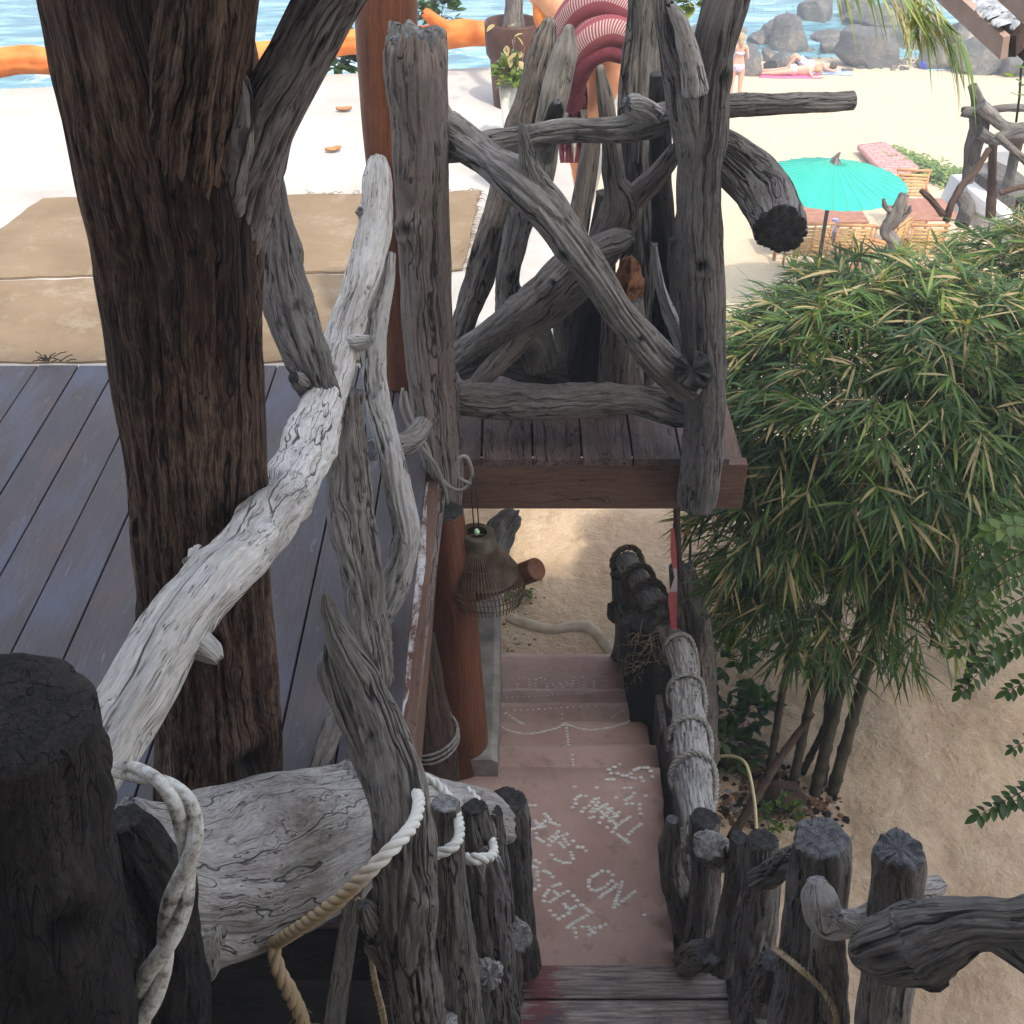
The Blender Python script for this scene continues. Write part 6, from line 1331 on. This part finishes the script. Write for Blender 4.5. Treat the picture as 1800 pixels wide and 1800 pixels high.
# thatch corner of the neighbouring hut
m_fascia = simple('brown_fascia_board', (.30, .20, .15), (.40, .28, .22), 6, .7, .15, 60)
m_shake = simple('grey_bark_shingles', (.14, .15, .16), (.42, .44, .45), 18, .9, .6, 60)
hut = empty('shingled_hut', P(1900, 60, 5.2)[0], 'corner of a hut roof with grey bark shingles and brown fascia boards, top right', 'hut')
def slab(mb, quad, thick, mi=0):
    a, b, c, d = quad; nrm = (b - a).cross(d - a).normalized() * thick; vs = [a, b, c, d, a + nrm, b + nrm, c + nrm, d + nrm]
    mb.add(vs, [(3, 2, 1, 0), (4, 5, 6, 7), (0, 1, 5, 4), (1, 2, 6, 5), (2, 3, 7, 6), (3, 0, 4, 7)], mi, smooth=False)
Q = lambda px, py, D: P(px, py, D)[0]
mb = MB(); slab(mb, [Q(1640, -18, 5.6), Q(1770, 102, 5.0), Q(1776, 62, 5.0), Q(1640, -60, 5.6)], .03); mb.build('fascia_board', m_fascia, hut)
mb = MB(); slab(mb, [Q(1772, 100, 5.02), Q(1830, 40, 5.3), Q(1830, -8, 5.3), Q(1774, 62, 5.02)], .03); mb.build('fascia_board', M['brown'], hut)
mb = MB(); slab(mb, [Q(1655, -10, 5.62), Q(1774, 70, 5.05), Q(1840, 20, 5.4), Q(1740, -50, 5.9)], .04); mb.build('roof', m_shake, hut)
mb = MB()
for row in range(9):
    for k in range(15):
        u = (k + rs.uniform(0, .7)) / 15; v = row / 9
        a = Q(1668, -8, 5.6).lerp(Q(1776, 68, 5.04), u); b = Q(1745, -50, 5.85).lerp(Q(1846, 18, 5.38), u); p = a.lerp(b, v) + Vector((0, -.01, .045 + .01 * rs.random()))
        d = (a - b).normalized(); d = (d + Vector((rs.uniform(-.3, .3), 0, rs.uniform(-.1, .05)))).normalized(); side = d.cross(Vector((0, 0, 1))).normalized(); L_ = .10; vs = []
        for i in range(6):
            uu = i / 5; wd = .022 * (1 - .75 * max(0, uu - .6) / .4); c_ = p + d * L_ * uu + Vector((0, 0, .012 * math.sin(uu * 3))); vs += [c_ - side * wd, c_ + Vector((0, 0, .012)), c_ + side * wd]
        mb.add(vs, [(i * 3 + j, i * 3 + j + 1, (i + 1) * 3 + j + 1, (i + 1) * 3 + j) for i in range(5) for j in (0, 1)])
mb.build('shingles', m_shake, hut)
mb = MB(); slab(mb, [Q(1738, -30, 4.9), Q(1815, 40, 4.5), Q(1815, -5, 4.5), Q(1738, -75, 4.9)], .03); mb.build('fascia_board', m_fascia, hut)
mb = MB(); plain_tube(mb, [Q(1778, 72, 5.3), Q(1900, 190, 5.3), Vector((Q(1900, 190, 5.3).x + .3, 5.3, 0))], .025, 8); mb.build('brace', M['brown'], hut)
# driftwood screen of the neighbouring terrace
S_ = 'driftwood pieces of the screen at the right edge'
log('screen_driftwood', 'tall gnarled driftwood upright with a sawn tip, leftmost of the right-edge screen', 'driftwood', [(1709, 150, 9.6, 16), (1716, 172, 9.6, 20), (1722, 196, 9.6, 34), (1722, 225, 9.6, 34), (1712, 255, 9.6, 30), (1706, 290, 9.6, 26), (1700, 320, 9.6, 20)], 'dark', S_, limbs=[[(1720, 198, 9.6, 22), (1700, 197, 9.55, 20), (1692, 197, 9.55, 18)], [(1714, 178, 9.6, 12), (1722, 174, 9.6, 10)]], seg=28)
log('screen_driftwood', 'smooth grey root sweeping from the sawn-tip upright to the right edge', 'driftwood', [(1724, 185, 9.5, 24), (1745, 205, 9.5, 22), (1765, 222, 9.5, 20), (1800, 232, 9.5, 26), (1840, 240, 9.5, 26)], 'grey', S_, seg=24)
log('screen_driftwood', 'dark twisted root forming the eye-shaped hole of the screen', 'driftwood', [(1722, 232, 9.45, 20), (1745, 246, 9.45, 20), (1770, 240, 9.45, 26), (1800, 234, 9.45, 34), (1840, 232, 9.45, 34)], 'dark', S_, seg=24)
log('screen_driftwood', 'dark horizontal log at the top of the right-edge screen', 'driftwood', [(1745, 192, 9.9, 12), (1770, 189, 9.9, 14), (1800, 190, 9.9, 14), (1840, 190, 9.9, 14)], 'dark', S_, seg=20)
log('screen_driftwood', 'upright reddish-brown squared stake in the middle of the screen', 'driftwood', [(1746, 252, 9.2, 15), (1744, 300, 9.2, 15), (1741, 380, 9.2, 18)], 'brown', S_, seg=16)
log('screen_driftwood', 'long bent dark stick leaning left below the screen', 'driftwood', [(1738, 262, 9.1, 10), (1715, 300, 9.0, 12), (1690, 328, 8.9, 14), (1672, 360, 8.8, 13), (1664, 388, 8.8, 14)], 'brown', S_, seg=18)
log('screen_driftwood', 'short dark stick lying against the bent one', 'driftwood', [(1618, 334, 8.9, 9), (1636, 350, 8.85, 11), (1658, 378, 8.8, 12)], 'brown', S_, seg=16)
log('screen_driftwood', 'grey stick running down to the right from the twisted root', 'driftwood', [(1752, 238, 9.1, 12), (1775, 258, 9.05, 13), (1810, 290, 9.0, 13)], 'mid', S_, seg=16)
log('screen_driftwood', 'dark upright behind the reddish-brown stake at the right', 'driftwood', [(1790, 240, 9.6, 18), (1782, 280, 9.6, 18), (1772, 325, 9.6, 20)], 'dark', S_, seg=18)
log('screen_driftwood', 'thick dark post at the extreme right edge above the bamboo', 'driftwood', [(1797, 350, 8.6, 22), (1794, 390, 8.6, 22), (1790, 440, 8.6, 24)], 'brown', S_, seg=18)
log('screen_driftwood', 'dark stub log crossing behind the white parapet', 'driftwood', [(1690, 345, 9.6, 26), (1700, 365, 9.5, 30), (1690, 395, 9.4, 26)], 'dark', S_, seg=20)
log('screen_driftwood', 'horizontal dark stick low in the screen', 'driftwood', [(1758, 340, 8.9, 9), (1790, 330, 8.9, 10), (1830, 320, 8.9, 10)], 'brown', S_, seg=14)
log('twisted_snag', 'twisted grey driftwood snag standing by the chairs below the umbrella', 'driftwood snag', [(1590, 342, 11.0, 18), (1582, 360, 11.0, 24), (1570, 385, 11.0, 26), (1558, 405, 11.0, 24), (1572, 430, 11.0, 22), (1575, 470, 11.0, 24)], 'grey', limbs=[[(1572, 375, 11, 14), (1556, 362, 11, 9), (1553, 350, 11, 6)], [(1580, 385, 11, 14), (1596, 372, 11, 10), (1600, 362, 11, 6)]], seg=28, rough=.25)
m_wht = simple('white_plaster', (.60, .60, .60), (.74, .74, .74), 4, .8, .1, 20)
mb = MB(); slab(mb, [Q(1690, 345, 10.0), Q(1830, 470, 9.2), Q(1830, 400, 9.2), Q(1708, 305, 10.0)], .3); tag(mb.build('white_parapet', m_wht), 'white plastered sloping parapet behind the driftwood screen at the right edge', 'parapet')
mb = MB(); slab(mb, [Q(1700, 312, 9.9), Q(1830, 405, 9.1), Q(1840, 360, 9.8), Q(1745, 290, 10.6)], .08); tag(mb.build('brown_plank', M['dark']), 'dark plank laid along the top of the white parapet', 'plank')
mb = MB(); slab(mb, [Q(1728, 268, 10.6), Q(1790, 300, 10.4), Q(1795, 262, 10.4), Q(1745, 240, 10.6)], .1); tag(mb.build('white_screen', m_wht), 'small white board behind the driftwood screen', 'board')
# leafy vine at the right edge
rs = random.Random(71); lv = empty('sea_grape_branch', P(1850, 180, 6.0)[0], 'thin branch of round green leaves hanging at the right edge above the screen', 'branch'); mb = MB(); tw = MB()
plain_tube(tw, [Q(1830, 60, 6), Q(1795, 120, 6), Q(1792, 170, 6), Q(1786, 215, 6)], .006, 6)
for px, py, L_, W_ in ((1775, 128, .06, .06), (1786, 162, .065, .05), (1796, 118, .05, .045), (1793, 140, .045, .04), (1798, 150, .05, .04), (1790, 132, .04, .035), (1800, 165, .07, .05), (1790, 104, .04, .035)):
    c_ = Q(px, py, 6 + rs.uniform(-.05, .05)); oval(mb, c_ - Vector((L_ / 2, 0, 0)), Vector((1, rs.uniform(-.3, .3), rs.uniform(-.3, .3))), L_, W_, rs.uniform(.4, .7), rs, .03)
mb.build('leaves', m_leaf, lv); tw.build('twig', m_culm, lv)

# ================================================================ SEA HAZE
m_hz = bpy.data.materials.new('haze'); m_hz.use_nodes = True; hn = m_hz.node_tree; hn.nodes.clear()
ho = hn.nodes.new('ShaderNodeOutputMaterial'); hv = hn.nodes.new('ShaderNodeVolumePrincipled'); hn.links.new(hv.outputs[0], ho.inputs['Volume'])
hv.inputs['Color'].default_value = (.92, .95, 1, 1); hv.inputs['Density'].default_value = .006; hv.inputs['Anisotropy'].default_value = .2
mb = MB(); mb.box((0, 150, -4.25), (700, 420, 38.5)); tag(mb.build('haze', m_hz), 'thin pale sea haze over the beach', 'haze', kind='stuff')
